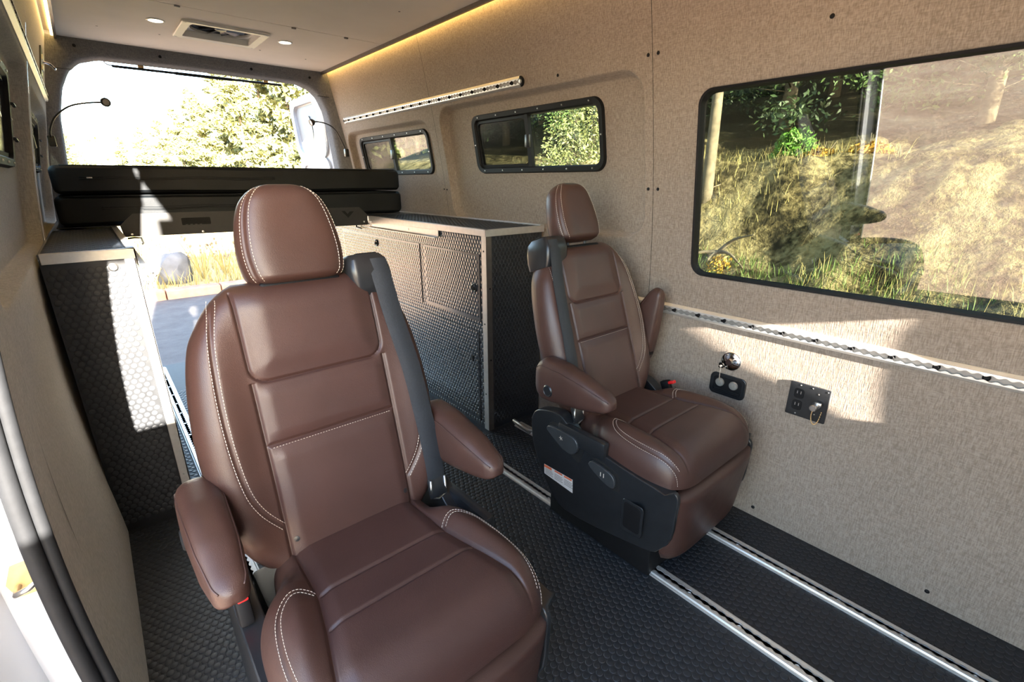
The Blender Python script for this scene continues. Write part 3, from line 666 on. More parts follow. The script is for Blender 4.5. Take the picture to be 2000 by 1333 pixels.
    Xc = (X2[1:, 1:] + X2[:-1, :-1]) / 2; Yc = (Yg[1:, 1:] + Yg[:-1, :-1]) / 2; pw = np.minimum(np.interp(Yc, [-.3, -.21, -.12, -.03, .1], [.185, .178, .158, .142, .137]), .88 * cush_w(Yc))
    reg = np.zeros(Xc.shape, int); inn = np.abs(Xc) < pw; reg[inn & (Yc > -.027)] = 1; reg[inn & (Yc <= -.027) & (Yc > -.117)] = 2; reg[inn & (Yc <= -.117)] = 3
    parts = {}; split_grid(Gc, reg, ['seat_cushion', 'rear_pad', 'middle_pad', 'front_pad'], None, None, parts)
    V0, F0 = parts['seat_cushion']; mb = MB().add(V0, F0)
    bt = np.stack([Gc[:, 0], Gc[:, -1]], 1); mb.grid(bt[:, ::-1]); lowr = Gc[:, [0, -1]] 
    cu = mb.build('seat_cushion', M['leather'], R, True)
    for k in ('rear_pad', 'middle_pad', 'front_pad'): mesh(k, parts[k], M['leather_in'], cu)
    st = []
    def csurf(x, y):
        z = cush_z(x, y); nn = np.stack([-(cush_z(x + .004, y) - cush_z(x - .004, y)) / .008, -(cush_z(x, y + .004) - cush_z(x, y - .004)) / .008, np.ones_like(z)], 1); return T(np.stack([x, y, z + .0005], 1)), nn
    for sx in (-1, 1):
        for o_ in (-.005, .005):
            P = CST.copy(); tg = np.gradient(P, axis=0); nr = np.stack([tg[:, 1], -tg[:, 0]], 1); nr /= np.linalg.norm(nr, axis=1)[:, None]; P = P + nr * o_; st.append(csurf(sx * P[:, 0], P[:, 1]))
    tag(stitch_mesh(st).build('stitching', M['thread'], cu), kind='stuff')
    # ---- leather front panel under the cushion
    zf = np.linspace(.085, .343, 34); uf = np.sign(tt[::3]) * (1 - (1 - np.abs(tt[::3])) ** 1.5); Zf, Uf = np.meshgrid(zf, uf, indexing='ij')
    qz = (Zf - .085) / .258; ee = superell(Uf, 5, 2.2) * np.clip(1 - np.abs(2 * qz - 1) ** 16, 0, 1) ** .4
    Yf = np.interp(qz, [0, 1], [-.226, -.254]) - .048 * ee; Xf = Uf * np.interp(qz, [0, .15, 1], [.20, .224, .236])
    MB().grid(T(np.stack([Xf, Yf, Zf], -1))).grid(T(np.stack([Xf, np.full_like(Yf, -.19), Zf], -1))[:, ::-1]).build('front_panel', M['leather'], R, True)
    # ---- side covers
    cov = [(.30, .385), (.272, .428), (.176, .452), (.125, .43), (.085, .405), (-.006, .388), (-.134, .372), (-.235, .364), (-.274, .352), (-.276, .295), (-.258, .172), (-.156, .130), (.123, .091), (.224, .165), (.29, .29)]
    covs = smoothpoly(cov + [cov[0]], 4)[:-1].tolist()
    for sx in (m, -m):
        cv = MB().prism(covs, lambda y, z: T((sx * .222, y, z)), lambda y, z: T((sx * (.266 - (.03 if y < -.255 else 0)), y, z))).build('side_cover', M['plastic'], R, True, 40); bevel(cv, .010, 3)
        if sx != m: continue
        fx = lambda o: sx * (.266 + o)
        def onside(poly, o0, o1, name, mat, par, bv=.004):
            ob = MB().prism(poly, lambda y, z: T((fx(o0), y, z)), lambda y, z: T((fx(o1), y, z))).build(name, M[mat], par); bevel(ob, bv, 3); return ob
        onside(smoothpoly([(.212, .392), (.19, .412), (.10, .412), (.052, .396), (.05, .35), (.068, .310), (.10, .322), (.17, .356), (.212, .392)], 4)[:-1].tolist(), -.004, .0015, 'lever_recess', 'slot', cv, .001)
        l1 = onside(smoothpoly([(.206, .385), (.190, .404), (.085, .404), (.062, .37), (.088, .338), (.14, .345), (.206, .385)], 4)[:-1].tolist(), .002, .018, 'recline_lever', 'lever', cv, .006)
        for k_ in range(5):
            t_ = k_ * math.pi / 2.5; MB().tube([T((fx(.0186), .135, .380)), T((fx(.0186), .135 + .008 * math.cos(t_), .380 + .008 * math.sin(t_)))], .0007, 5).build('lever_mark', M['thread'], l1)
        onside(smoothpoly([(.022, .34), (.0, .362), (-.07, .352), (-.10, .33), (-.098, .285), (-.06, .288), (.0, .318), (.022, .34)], 4)[:-1].tolist(), -.004, .0015, 'lever_recess', 'slot', cv, .001)
        l2 = onside(smoothpoly([(.018, .338), (.0, .354), (-.066, .345), (-.088, .326), (-.086, .298), (-.05, .300), (.0, .322), (.018, .338)], 4)[:-1].tolist(), .002, .015, 'slide_lever', 'lever', cv, .005)
        for a_ in (-.036, -.048): MB().rbox(T((fx(.0153), a_, .326)), (.0008, .0025, .014), 0).build('lever_mark', M['thread'], l2)
        onside(rrect(-.192, -.116, .168, .280, .012, 4), 0, .004, 'access_frame', 'plastic', cv, .002); onside(rrect(-.184, -.124, .180, .272, .010, 4), .003, .0048, 'access_door', 'plastic_dark', cv, .001)
        if sticker:
            s1 = onside([(.228, .228), (.090, .232), (.088, .180), (.226, .190)], .0003, .0012, 'warning_sticker', 'label_white', cv, .0002)
            onside([(.227, .2275), (.1905, .2285), (.189, .2185), (.2265, .2175)], .0011, .0016, 'sticker_band', 'label_orange', s1, .0001)
            onside([(.176, .2285), (.138, .230), (.137, .2235), (.175, .2225)], .0011, .0016, 'sticker_band', 'label_orange', s1, .0001)
            onside([(.130, .230), (.094, .2312), (.0935, .2247), (.1295, .2235)], .0011, .0016, 'sticker_band', 'label_orange', s1, .0001)
            for c_ in range(3):
                for l_ in range(4):
                    ya, yb = (.222 - c_ * .047, .186 - c_ * .047); z_ = .2135 - l_ * .006 + c_ * .001; onside([(ya, z_), (yb - .004 * (l_ % 2), z_ + .0006), (yb - .004 * (l_ % 2), z_ - .0012), (ya, z_ - .0018)], .0011, .0014, 'print_line', 'alu_dark', s1, .0001)
    # ---- frame and base
    MB().rbox(T((0, .02, .25)), (.42, .44, .22), .01).build('seat_frame', M['plastic_dark'], R, True, 40)
    bs = MB().rbox(T((-.004 if cx < .5 else -.012, .02, .075)), (.415, .44, .146), .006).build('base', M['plastic_dark'], R, True, 40)
    for x_ in (-.157, .157):
        MB().rbox(T((x_, .255, .035)), (.022, .05, .045), .008, 3).build('rail_clamp', M['steel'], bs, True, 40)
    # ---- armrests
    for sx in (-1, 1):
        up_ = sticker and sx == 1                                        # the wall-side armrest of the right chair is folded up along the backrest
        tk = np.concatenate([.15 * (1 - np.cos(np.linspace(0, math.pi / 2, 14)))[:-1], np.linspace(.15, .91, 22), 1 - .09 * (1 - np.sin(np.linspace(0, math.pi / 2, 12)))[1:]])
        ring = []; ang = np.linspace(0, 2 * math.pi, 36, endpoint=False); ca, sa = np.cos(ang), np.sin(ang); p_ = 3.6; rr = (np.abs(ca) ** p_ + np.abs(sa) ** p_) ** (-1 / p_)
        for t in tk:
            y = .258 - .322 * t
            e0 = math.sqrt(max(1e-4, 1 - max(0, (.15 - t) / .15) ** 2)); e1 = math.sqrt(max(1e-4, 1 - max(0, (t - .91) / .09) ** 2)); end = max(e0 * e1, .02)
            zt = np.interp(t, [0, .15, .4, .7, 1], [.634, .648, .644, .622, .588]); zb = np.interp(t, [0, .2, .5, .8, 1], [.505, .500, .512, .530, .548]); w = np.interp(t, [0, .3, .7, 1], [.039, .042, .037, .025])
            zc, hh = (zt + zb) / 2, (zt - zb) / 2 * (.25 + .75 * end if end > .03 else .2); w *= (.12 + .88 * end)
            xa = w * rr * ca; za = zc + hh * rr * sa - .005 * ca ** 2
            ring.append(np.stack([xa, np.full_like(xa, y), za], 1))
        rg = np.array(ring)
        if up_:
            py, pz = .195, .56; th = math.radians(74); dy, dz = rg[..., 1] - py, rg[..., 2] - pz
            rg = np.stack([rg[..., 0] * .8, py + dy * math.cos(th) + dz * math.sin(th) + .03, pz - dy * math.sin(th) + dz * math.cos(th)], -1)
        rg = T(rg + np.array([sx * (.262 if up_ else .272), 0, 0])); n_ = 36
        ab = MB().grid(rg, True); ab.add(rg[0], [tuple(range(n_))]).add(rg[-1], [tuple(range(n_ - 1, -1, -1))]); ar = ab.build('armrest', M['leather'], R, True)
        for j in (4, 14): MB().tube(rg[4:-6, j], .0017, 6).build('piping', M['leather_in'], ar, True)
        if not up_:
            MB().lathe([(.021, -.002), (.021, .004), (.017, .007), (.0155, .005), (.001, .006)], T((sx * (.274 + .036), .175, .548)), (sx, 0, 0), 22).build('pivot_cap', M['plastic'], ar, True, 40)
        MB().cyl(T((sx * .22, .185, .55)), T((sx * .27, .185, .55)), .02).build('pivot', M['plastic_dark'], ar, True, 40)
    # ---- buckle
    sx = -m; q = Matrix.Rotation(math.radians(-25), 3, 'X')
    bu = MB().rbox(T((sx * .252, .075, .425)), (.026, .036, .07), .006, 2, q).build('buckle', M['plastic_dark'], R, True, 40)
    MB().rbox(T((sx * .252, .060, .458)), (.019, .028, .012), .003, 2, q).build('release_button', M['red'], bu, True, 40)
    MB().rbox(T((sx * .248, .10, .37)), (.012, .04, .07), .004, 2, q).build('buckle_stalk', M['belt'], bu, True, 40)
    # pull strap behind the belt-side cover
    if sticker:
        MB().tube([T((m * .23, .26, .33)), T((m * .255, .33, .318)), T((m * .26, .405, .33)), T((m * .25, .41, .318)), T((m * .245, .33, .305))], .007, 8).build('pull_strap', M['alu_dark'], R, True)
    return R
make_chair(.321, .80, 1, 14.2, 'brown leather captain chair nearest the camera, facing forward, in the middle of the picture')
make_chair(1.332, .835, -1, 19.0, 'brown leather captain chair against the right wall beside the wall outlets', .022, True)
# ================================================================ tracks
def track_strip(n, L, w, pitch, lo, hi):
    """scalloped lip edges: returns (s, inner half gap)"""
    s = np.linspace(0, L, n); return s, lo + (hi - lo) * .5 * (1 + np.cos(2 * math.pi * s / pitch))
def floor_rail(x, ya, yb, label):
    r = root('floor_track', (x, (ya + yb) / 2, 0), label, 'track', 'aluminium seat tracks in the floor')
    w, h = .0265, .011; L = yb - ya
    pr = [(-w, 0), (-w, h * .55), (-w + .004, h * .62), (-w + .007, h), (-.0125, h), (-.0125, .003), (.0125, .003), (.0125, h), (w - .007, h), (w - .004, h * .62), (w, h * .55), (w, 0)]
    MB().prism(pr, lambda a, z: (x + a, ya, z + .0006), lambda a, z: (x + a, yb, z + .0006)).build('rail', M['alu_bright'], r)
    s, g = track_strip(int(L / .004), L, w, .0254, .0045, .0095)
    for sd in (-1, 1):
        G = np.array([[(x + sd * .0128, ya + a, h + .0004), (x + sd * b, ya + a, h + .0004), (x + sd * b, ya + a, h - .003)] for a, b in zip(s, g)]); MB().grid(G).build('scalloped_lip', M['alu'], r)
    MB().box((x - .012, ya, .0032), (x + .012, yb, .0036)).build('channel', M['alu_mid'], r)
    sc = None
    for y in np.arange(ya + .05, yb, .1016 * 1.5):
        if sc is None: sc = MB().lathe([(.0068, 0), (.0068, .0018), (.003, .002), (.0028, .001), (.0003, .001)], (x, y, .0036), (0, 0, 1), 10).build('bolt', M['steel'], r, True, 40); y_0 = y
        else: put_copy(sc, (0, y - y_0, 0))
floor_rail(RAILS[0], .30, 3.80, 'aluminium floor track running back along the left cabinet')
floor_rail(RAILS[1], .30, 3.80, 'aluminium floor track mostly hidden under the near chair')
floor_rail(RAILS[2], -.30, 3.80, 'aluminium floor track passing under the aisle side of the right chair')
floor_rail(RAILS[3], -.30, 1.66, 'aluminium floor track nearest the right wall')
def wall_track(XF, sgn, ya, yb, z, label, hw=.0225, cap=False, screws='plastic_dark', sp=.1016):
    """extruded track on a side wall; sgn = direction from wall into the room (x)"""
    x0 = float(XF(z)); th = -math.atan((float(XF(z + .05)) - float(XF(z - .05))) / .1)
    ez = np.array([-math.sin(th) * 1.0, 0, math.cos(th)]); ez = np.array([(float(XF(z + .05)) - float(XF(z - .05))), 0, .1]); ez /= np.linalg.norm(ez); en = np.array([sgn * ez[2], 0, -sgn * ez[0]])
    c = np.array([x0, 0, z]); P = lambda a, d, y: c + ez * a + en * d + np.array([0, y, 0])
    r = root('wall_track', (x0, (ya + yb) / 2, z), label, 'track', 'aluminium tie-down tracks on the walls')
    pr = [(-hw, 0), (-hw, .003), (-hw + .009, .013), (-.0115, .0135), (-.0115, .004), (.0115, .004), (.0115, .0135), (hw - .009, .013), (hw, .003), (hw, 0)]
    MB().prism(pr, lambda a, d: P(a, d, ya), lambda a, d: P(a, d, yb)).build('rail', M['alu_bright'], r, True, 30)
    s, g = track_strip(int((yb - ya) / .004), yb - ya, hw, .0254, .0045, .0095)
    for sd in (-1, 1):
        MB().grid(np.array([[P(sd * .0118, .0137, ya + a), P(sd * b, .0137, ya + a), P(sd * b, .0100, ya + a)] for a, b in zip(s, g)])).build('scalloped_lip', M['alu_bright'], r)
    MB().grid(np.array([[P(a, .0046, y) for a in (-.0112, .0112)] for y in (ya, yb)])).build('channel', M['alu_mid'], r)
    sc = None
    for y in np.arange(ya + .06, yb - .02, sp):
        q = P(0, .004, y)
        if sc is None: sc = MB().lathe([(.0088, 0), (.0088, .006), (.005, .0095), (.0045, .007), (.0003, .007)], q, en, 14).build('bolt', M[screws], r, True, 40); y_0 = y
        else: put_copy(sc, (0, y - y_0, 0))
    if cap:
        for yy, s_ in ((ya, -1), (yb, 1)):
            A = np.linspace(-math.pi / 2, math.pi / 2, 13); pol = [(hw * math.sin(t), s_ * hw * math.cos(t)) for t in A]
            e = MB().prism(pol, lambda a, b: P(a, 0, yy + b), lambda a, b: P(a, .0125, yy + b)).build('end_cap', M['plastic_dark' if yy == ya else 'alu_bright'], r); bevel(e, .004)
            MB().lathe([(.009, 0), (.009, .003), (.0003, .004)], P(0, .0125, yy + s_ * .008), en, 14).build('cap_screw', M['steel' if yy == ya else 'plastic_dark'], e, True, 40)
wall_track(RX, -1, 1.79, 3.74, 1.622, 'aluminium tie-down track above the two small right windows', cap=True)
wall_track(RX, -1, -.60, 1.66, .711, 'aluminium tie-down track below the big right window')
wall_track(LX, 1, 1.0, 3.74, 1.622, 'aluminium tie-down track high on the left wall', cap=True)
# ================================================================ cabinets
def edge_trim(name, a, b, par, mat='alu'): return bevel(MB().box(a, b).build(name, M[mat], par), .0012, 2)
PI_, RA_, HT_ = .0212, .0093, .0012
# ---- right cabinet
GX, GY0, GY1, GZ = 1.312, 1.705, 3.70, .994
cb = root('cabinet', (1.5, 2.7, 0), 'long black coin-textured cabinet with bronze sheen along the right wall', 'cabinet')
body = MB().box((GX + .004, GY0 + .004, .0), (1.655, GY1, GZ - .024)).build('body', M['panel_black'], cb)
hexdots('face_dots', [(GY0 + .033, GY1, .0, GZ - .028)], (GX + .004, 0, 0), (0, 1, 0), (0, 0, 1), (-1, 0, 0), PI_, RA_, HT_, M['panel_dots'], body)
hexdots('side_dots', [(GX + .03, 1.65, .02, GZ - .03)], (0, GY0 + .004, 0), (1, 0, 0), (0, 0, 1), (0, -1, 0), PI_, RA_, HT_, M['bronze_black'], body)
def cab_door(y0, y1, z0, z1, nm, lock):
    d = MB().box((GX - .0005, y0 + .003, z0 + .003), (GX + .010, y1 - .003, z1 - .003)).build(nm, M['panel_black'], cb)
    hexdots('face_dots', [(y0 + .003, y1 - .003, z0 + .003, z1 - .003)], (GX - .0005, 0, 0), (0, 1, 0), (0, 0, 1), (-1, 0, 0), PI_, RA_, HT_, M['panel_dots'], d)
    MB().grid(np.array([[(GX + .0035, y, z) for y in (y0, y1)] for z in (z0, z1)])).build('door_gap', M['slot'], cb)
    if lock:
        l = MB().lathe([(.021, 0), (.021, .004), (.017, .006), (.0135, .004), (.0005, .003)], (GX - .0015, lock[0], lock[1]), (-1, 0, 0), 24).build('push_latch', M['plastic'], d, True, 40)
        MB().lathe([(.008, .0), (.008, .005), (.0005, .0055)], (GX - .004, lock[0] + .002, lock[1] - .003), (-1, 0, 0), 16).build('latch_button', M['slot'], l, True, 40)
cab_door(2.295, 3.34, .555, .884, 'door', (2.81, .838)); cab_door(1.758, 2.252, .557, .884, 'door', (1.803, .720)); cab_door(1.775, 3.34, .03, .510, 'lower_panel', None)
MB().rbox((GX - .003, 1.83, .36), (.004, .012, .03), .001).build('finger_slot', M['slot'], cb)
tp = MB().box((GX - .004, GY0 - .002, GZ - .024), (1.650, GY1, GZ - .001)).build('top', M['panel_black'], cb)
hexdots('top_dots', [(GX + .02, 1.645, GY0 + .022, 2.92)], (0, 0, GZ - .001), (1, 0, 0), (0, 1, 0), (0, 0, 1), PI_, RA_, HT_, M['dots'], tp)
edge_trim('edge_trim', (GX - .009, GY0 - .008, GZ - .028), (GX - .004, GY1, GZ + .001), cb); edge_trim('edge_trim', (GX - .009, GY0 - .009, GZ - .028), (1.66, GY0 - .002, GZ + .001), cb)
edge_trim('edge_trim', (GX - .009, GY0 - .008, GZ - .0005), (GX + .015, GY1, GZ + .0015), cb); edge_trim('edge_trim', (GX - .009, GY0 - .009, GZ - .0005), (1.655, GY0 + .014, GZ + .0015), cb)
edge_trim('edge_trim', (1.640, GY0, GZ - .0005), (1.668, GY1, GZ + .006), cb)
edge_trim('corner_post', (GX - .005, GY0 - .004, .003), (GX + .000, GY0 + .032, GZ - .028), cb); edge_trim('corner_post', (GX - .005, GY0 - .005, .003), (GX + .026, GY0 - .0005, GZ - .028), cb, 'alu_dark')
for z in (.90, .56, .20): MB().lathe([(.0042, 0), (.0042, .001), (.0003, .0015)], (GX - .005, GY0 + .016, z), (-1, 0, 0), 12).build('screw', M['plastic_dark'], cb, True, 40)
for z in (.73, .38): MB().lathe([(.0042, 0), (.0042, .001), (.0003, .0015)], (GX + .012, GY0 - .005, z), (0, -1, 0), 12).build('screw', M['plastic_dark'], cb, True, 40)
br = MB().prism([(0, .966), (-.004, .966), (-.004, .936), (-.026, .932), (-.026, .929), (0, .931)], lambda a, z: (GX - .004 + a, 2.09, z), lambda a, z: (GX - .004 + a, 2.84, z)).build('support_rail', M['alu'], cb)
MB().lathe([(.005, 0), (.005, .002), (.0003, .002)], (GX - .008, 2.39, .95), (-1, 0, 0), 12).build('screw', M['steel'], br, True, 40)
MB().tube([(GX - .008, 2.93, .945), (GX - .012, 3.06, .947), (GX - .012, 3.06, .918), (GX - .012, 2.99, .913)], .0045, 8).build('hook', M['plastic_dark'], cb, True, 40)
# ---- left cabinet
HX, HY0, HY1, HZ = .082, 1.972, 3.70, .994
cl = root('cabinet', (-.03, 2.8, 0), 'tall narrow black coin-textured cabinet in sunlight by the left wall', 'cabinet')
xl = -.142
b2 = MB().box((xl, HY0 + .004, 0), (HX - .004, HY1, HZ - .024)).build('body', M['left_panel'], cl)
hexdots('front_dots', [(xl, HX - .026, .012, HZ - .03)], (0, HY0 + .004, 0), (1, 0, 0), (0, 0, 1), (0, -1, 0), PI_, .0096, .0013, M['left_dots'], b2, None, 14)
t2 = MB().box((xl, HY0 - .002, HZ - .024), (HX + .002, HY1, HZ - .001)).build('top', M['panel_black'], cl)
hexdots('top_dots', [(xl, HX - .018, HY0 + .018, 2.92)], (0, 0, HZ - .001), (1, 0, 0), (0, 1, 0), (0, 0, 1), PI_, RA_, HT_, M['dots'], t2)
edge_trim('edge_trim', (xl + .005, HY0 - .008, HZ - .030), (HX + .008, HY0 - .002, HZ + .001), cl); edge_trim('edge_trim', (HX + .002, HY0 - .008, HZ - .030), (HX + .008, HY1, HZ + .001), cl)
edge_trim('edge_trim', (xl + .005, HY0 - .008, HZ - .0005), (HX + .008, HY0 + .014, HZ + .0015), cl); edge_trim('edge_trim', (HX - .014, HY0 - .008, HZ - .0005), (HX + .008, HY1, HZ + .0015), cl)
edge_trim('corner_post', (HX - .026, HY0 - .004, .003), (HX + .003, HY0 + .001, HZ - .030), cl); edge_trim('corner_post', (HX - .002, HY0 - .004, .003), (HX + .003, HY0 + .03, HZ - .030), cl)
for z in (.90, .66, .42, .16): MB().lathe([(.0042, 0), (.0042, .001), (.0003, .0015)], (HX - .012, HY0 - .004, z), (0, -1, 0), 12).build('screw', M['steel'], cl, True, 40)
l = MB().lathe([(.013, 0), (.013, .003), (.010, .0045), (.0085, .003), (.0005, .0035)], (.024, HY0 + .002, .940), (0, -1, 0), 24).build('lock', M['steel'], cl, True, 40)
MB().lathe([(.004, 0), (.004, .0045), (.0003, .005)], (.024, HY0 + .001, .940), (0, -1, 0), 12).build('lock_barrel', M['steel'], l, True, 40)
rs = MB().prism([(0, .965), (.004, .965), (.004, .936), (.024, .932), (.024, .929), (0, .930)], lambda a, z: (HX + .008 + a, 2.03, z), lambda a, z: (HX + .008 + a, 2.82, z)).build('support_rail', M['alu'], cl)
# ================================================================ bed
bd = root('bed_platform', (.73, 2.95, .94), 'black steel bed platform spanning the two cabinets under the cushions', 'bed')
plate = [(.154, 1.055), (.098, 1.004), (.104, .952), (.56, .947), (1.298, .943), (1.300, 1.003), (1.253, 1.048)]
MB().prism(plate, lambda x, z: (x, 2.884, z), lambda x, z: (x, 2.890, z)).build('front_plate', M['bed_steel'], bd)
MB().box((-.12, 2.921, 1.0), (1.54, 3.74, 1.004)).build('deck', M['bed_steel'], bd)
MB().prism(rrect(.338, .462, .993, 1.027, .004, 3), lambda x, z: (x, 2.8832, z), lambda x, z: (x, 2.8842, z)).build('handle_slot', M['slot'], bd)
for i in range(4): MB().box((.352 + i * .02, 2.8828, .993), (.362 + i * .02, 2.8833, .997)).build('slot_tab', M['bed_steel'], bd)
MB().prism([(1.140, 1.030), (1.160, 1.030), (1.176, 1.012), (1.190, 1.026), (1.216, 1.026), (1.178, .990)], lambda x, z: (x, 2.8828, z), lambda x, z: (x, 2.8841, z)).build('emblem_cutout', M['slot'], bd)
for x, z in ((.42, .958), (1.275, .962), (.135, .962)): MB().lathe([(.005, 0), (.005, .002), (.0003, .003)], (x, 2.884, z), (0, -1, 0), 12).build('screw', M['steel'], bd, True, 40)
MB().tube([(.115, 2.88, .945), (.14, 2.875, .948), (.165, 2.88, .945), (.168, 2.88, .92), (.162, 2.88, .915)], .004, 8).build('pull_cord', M['plastic_dark'], bd, True)
def cushion(z0, z1, x0, x1, label, seams):
    nx, nz = 60, 22; r = root('cushion', ((x0 + x1) / 2, 3.3, z0), label, 'cushion', 'black bed cushions')
    a = np.linspace(0, 2 * math.pi, 44, endpoint=False) + 2 * math.pi / 88; p = 16
    # cross section in (y,z) as a superellipse, swept in x with rounded ends and slight sag
    xs = np.concatenate([x0 + .03 * (1 - np.cos(np.linspace(0, math.pi / 2, 7)))[:-1], np.linspace(x0 + .03, x1 - .03, 50), (x1 - .03 * (1 - np.cos(np.linspace(0, math.pi / 2, 7))))[::-1][1:]])
    y0, y1 = 2.895, 3.74; rows = []
    for i, x in enumerate(xs):
        e = min(1, math.sqrt(max(0, 1 - max(0, (x0 + .03 - x) / .03) ** 2))) * min(1, math.sqrt(max(0, 1 - max(0, (x - x1 + .03) / .03) ** 2)))
        ca, sa = np.cos(a), np.sin(a); rr = (np.abs(ca) ** p + np.abs(sa) ** p) ** (-1 / p)
        hz = (z1 - z0) / 2; hy = (y1 - y0) / 2; rz = hz - .025 * (1 - e); ry = hy - .03 * (1 - e)
        wob = .002 * math.sin(x * 9) + .0015 * math.sin(x * 23 + 1)
        Y = (y0 + y1) / 2 + ry * rr * ca + wob; Z = (z0 + z1) / 2 + rz * rr * sa; rows.append(np.stack([np.full_like(Y, x), Y, Z + .002 * np.sin(x * 6)], 1))
    g = np.array(rows); mb = MB().grid(g, True); mb.add(g[0], [tuple(range(43, -1, -1))]).add(g[-1], [tuple(range(44))]); mb.build('cover', M['mattress'], r, True, 50)
    for sx0, sx1, sz in seams:
        MB().tube([(x, y0 - .0005 + .002 * math.sin(x * 9), sz + .0025 * math.sin(x * 17)) for x in np.linspace(sx0, sx1, 40)], .0022, 6).build('seam', M['mattress'], r, True)
    MB().tube([(x, y0 + .006, z1 - .004) for x in np.linspace(x0 + .04, x1 - .04, 30)], .003, 6).build('piping', M['mattress'], r, True)
    return r
cushion(1.006, 1.139, -.105, 1.553, 'lower black vinyl bed cushion lying on the platform', [(.05, .72, 1.077), (.05, .72, 1.085), (.2, .68, 1.072)])
u_ = cushion(1.142, 1.268, -.095, 1.547, 'upper black vinyl bed cushion stacked on the lower one', [(.0, .8, 1.215), (.0, .8, 1.207)])
MB().rbox((.035, 2.893, 1.213), (.02, .004, .006), .001).build('zip_pull', M['steel'], u_, True)
# ================================================================ ceiling things
fan = root('roof_vent', ((FAN[0] + FAN[1]) / 2, (FAN[2] + FAN[3]) / 2, ZC - .012), 'square white roof vent with dark oval fan opening in the ceiling', 'vent')
def xyring(PA, PB, za, zb):
    c = np.mean(np.array(PB), 0); ang = np.array(sorted(set([math.atan2(q[1] - c[1], q[0] - c[0]) for q in list(PA) + list(PB)])))
    return np.array([[(c[0] + polyray(P, c, a) * math.cos(a), c[1] + polyray(P, c, a) * math.sin(a), z) for a in ang] for P, z in ((PA, za), (PB, zb))])
O = rrect(FAN[0] - .028, FAN[1] + .028, FAN[2] - .028, FAN[3] + .028, .02, 4); I = rrect(FAN[0] + .012, FAN[1] - .012, FAN[2] + .012, FAN[3] - .012, .012, 4)
f = MB(); f.grid(xyring(O, O, ZC, ZC - .009), True); O2 = rrect(FAN[0] - .024, FAN[1] + .024, FAN[2] - .024, FAN[3] + .024, .018, 4); f.grid(xyring(O, O2, ZC - .009, ZC - .012), True); f.grid(xyring(O2, I, ZC - .012, ZC - .009), True); f.grid(xyring(I, I, ZC - .009, ZC + .045), True)
f.build('vent_frame', M['white_plastic'], fan, True, 30)
c_ = ((FAN[0] + FAN[1]) / 2, (FAN[2] + FAN[3]) / 2)
circ = [(c_[0] + .150 * math.cos(t), c_[1] + .125 * math.sin(t)) for t in np.linspace(0, 2 * math.pi, 48, endpoint=False)]; circ2 = [(c_[0] + .142 * math.cos(t), c_[1] + .122 * math.sin(t)) for t in np.linspace(0, 2 * math.pi, 48, endpoint=False)]
g_ = MB(); g_.grid(xyring(I, circ, ZC + .020, ZC + .018), True); g_.grid(xyring(circ, circ2, ZC + .018, ZC + .013), True); g_.grid(xyring(circ2, circ2, ZC + .013, ZC + .026), True); g_.build('fan_shroud', M['white_plastic'], fan, True, 30)
MB().prism(circ2, lambda x, y: (x, y, ZC + .0255), lambda x, y: (x, y, ZC + .027)).build('dark_lid', M['plastic_dark'], fan)
hub = MB().lathe([(.03, 0), (.03, .008), (.02, .012), (.001, .012)], (c_[0], c_[1], ZC + .026), (0, 0, -1), 20).build('fan_hub', M['plastic'], fan, True, 40)
for k in range(10):
    a = k * math.pi / 5; ca, sa = math.cos(a), math.sin(a)
    P = [(r_ * ca - w_ * sa, r_ * sa + w_ * ca, h_) for r_, w_, h_ in ((.028, -.008, .0), (.115, -.02, .004), (.115, .012, -.004), (.028, .008, -.004))]
    MB().add([(c_[0] + p[0], c_[1] + p[1], ZC + .019 + p[2]) for p in P] + [(c_[0] + p[0], c_[1] + p[1], ZC + .0205 + p[2]) for p in P], [(3, 2, 1, 0), (4, 5, 6, 7), (0, 1, 5, 4), (1, 2, 6, 5), (2, 3, 7, 6), (3, 0, 4, 7)]).build('fan_blade', M['plastic'], hub)
for x in (FAN[0] - .012, FAN[1] + .012):
    for y in (FAN[2] - .012, FAN[3] + .012): MB().lathe([(.005, 0), (.005, .001), (.0003, .002)], (x, y, ZC - .0115), (0, 0, -1), 12).build('screw', M['white_plastic'], fan, True, 40)
for x, lab in ((.443, 'small round glowing ceiling downlight on the left of the roof vent'), (1.045, 'small round glowing ceiling downlight on the right of the roof vent')):
    d = root('downlight', (x, 3.195, ZC - .004), lab, 'downlight', 'ceiling downlights')
    MB().lathe([(.0385, .001), (.0385, -.003), (.034, -.0045), (.031, -.0035), (.031, .001)], (x, 3.195, ZC), (0, 0, 1), 32).build('bezel', M['white_plastic'], d, True, 40)
    MB().lathe([(.030, 0), (.030, -.0025), (.0005, -.003)], (x, 3.195, ZC), (0, 0, 1), 32).build('lens', M['downlight'], d, True, 40)
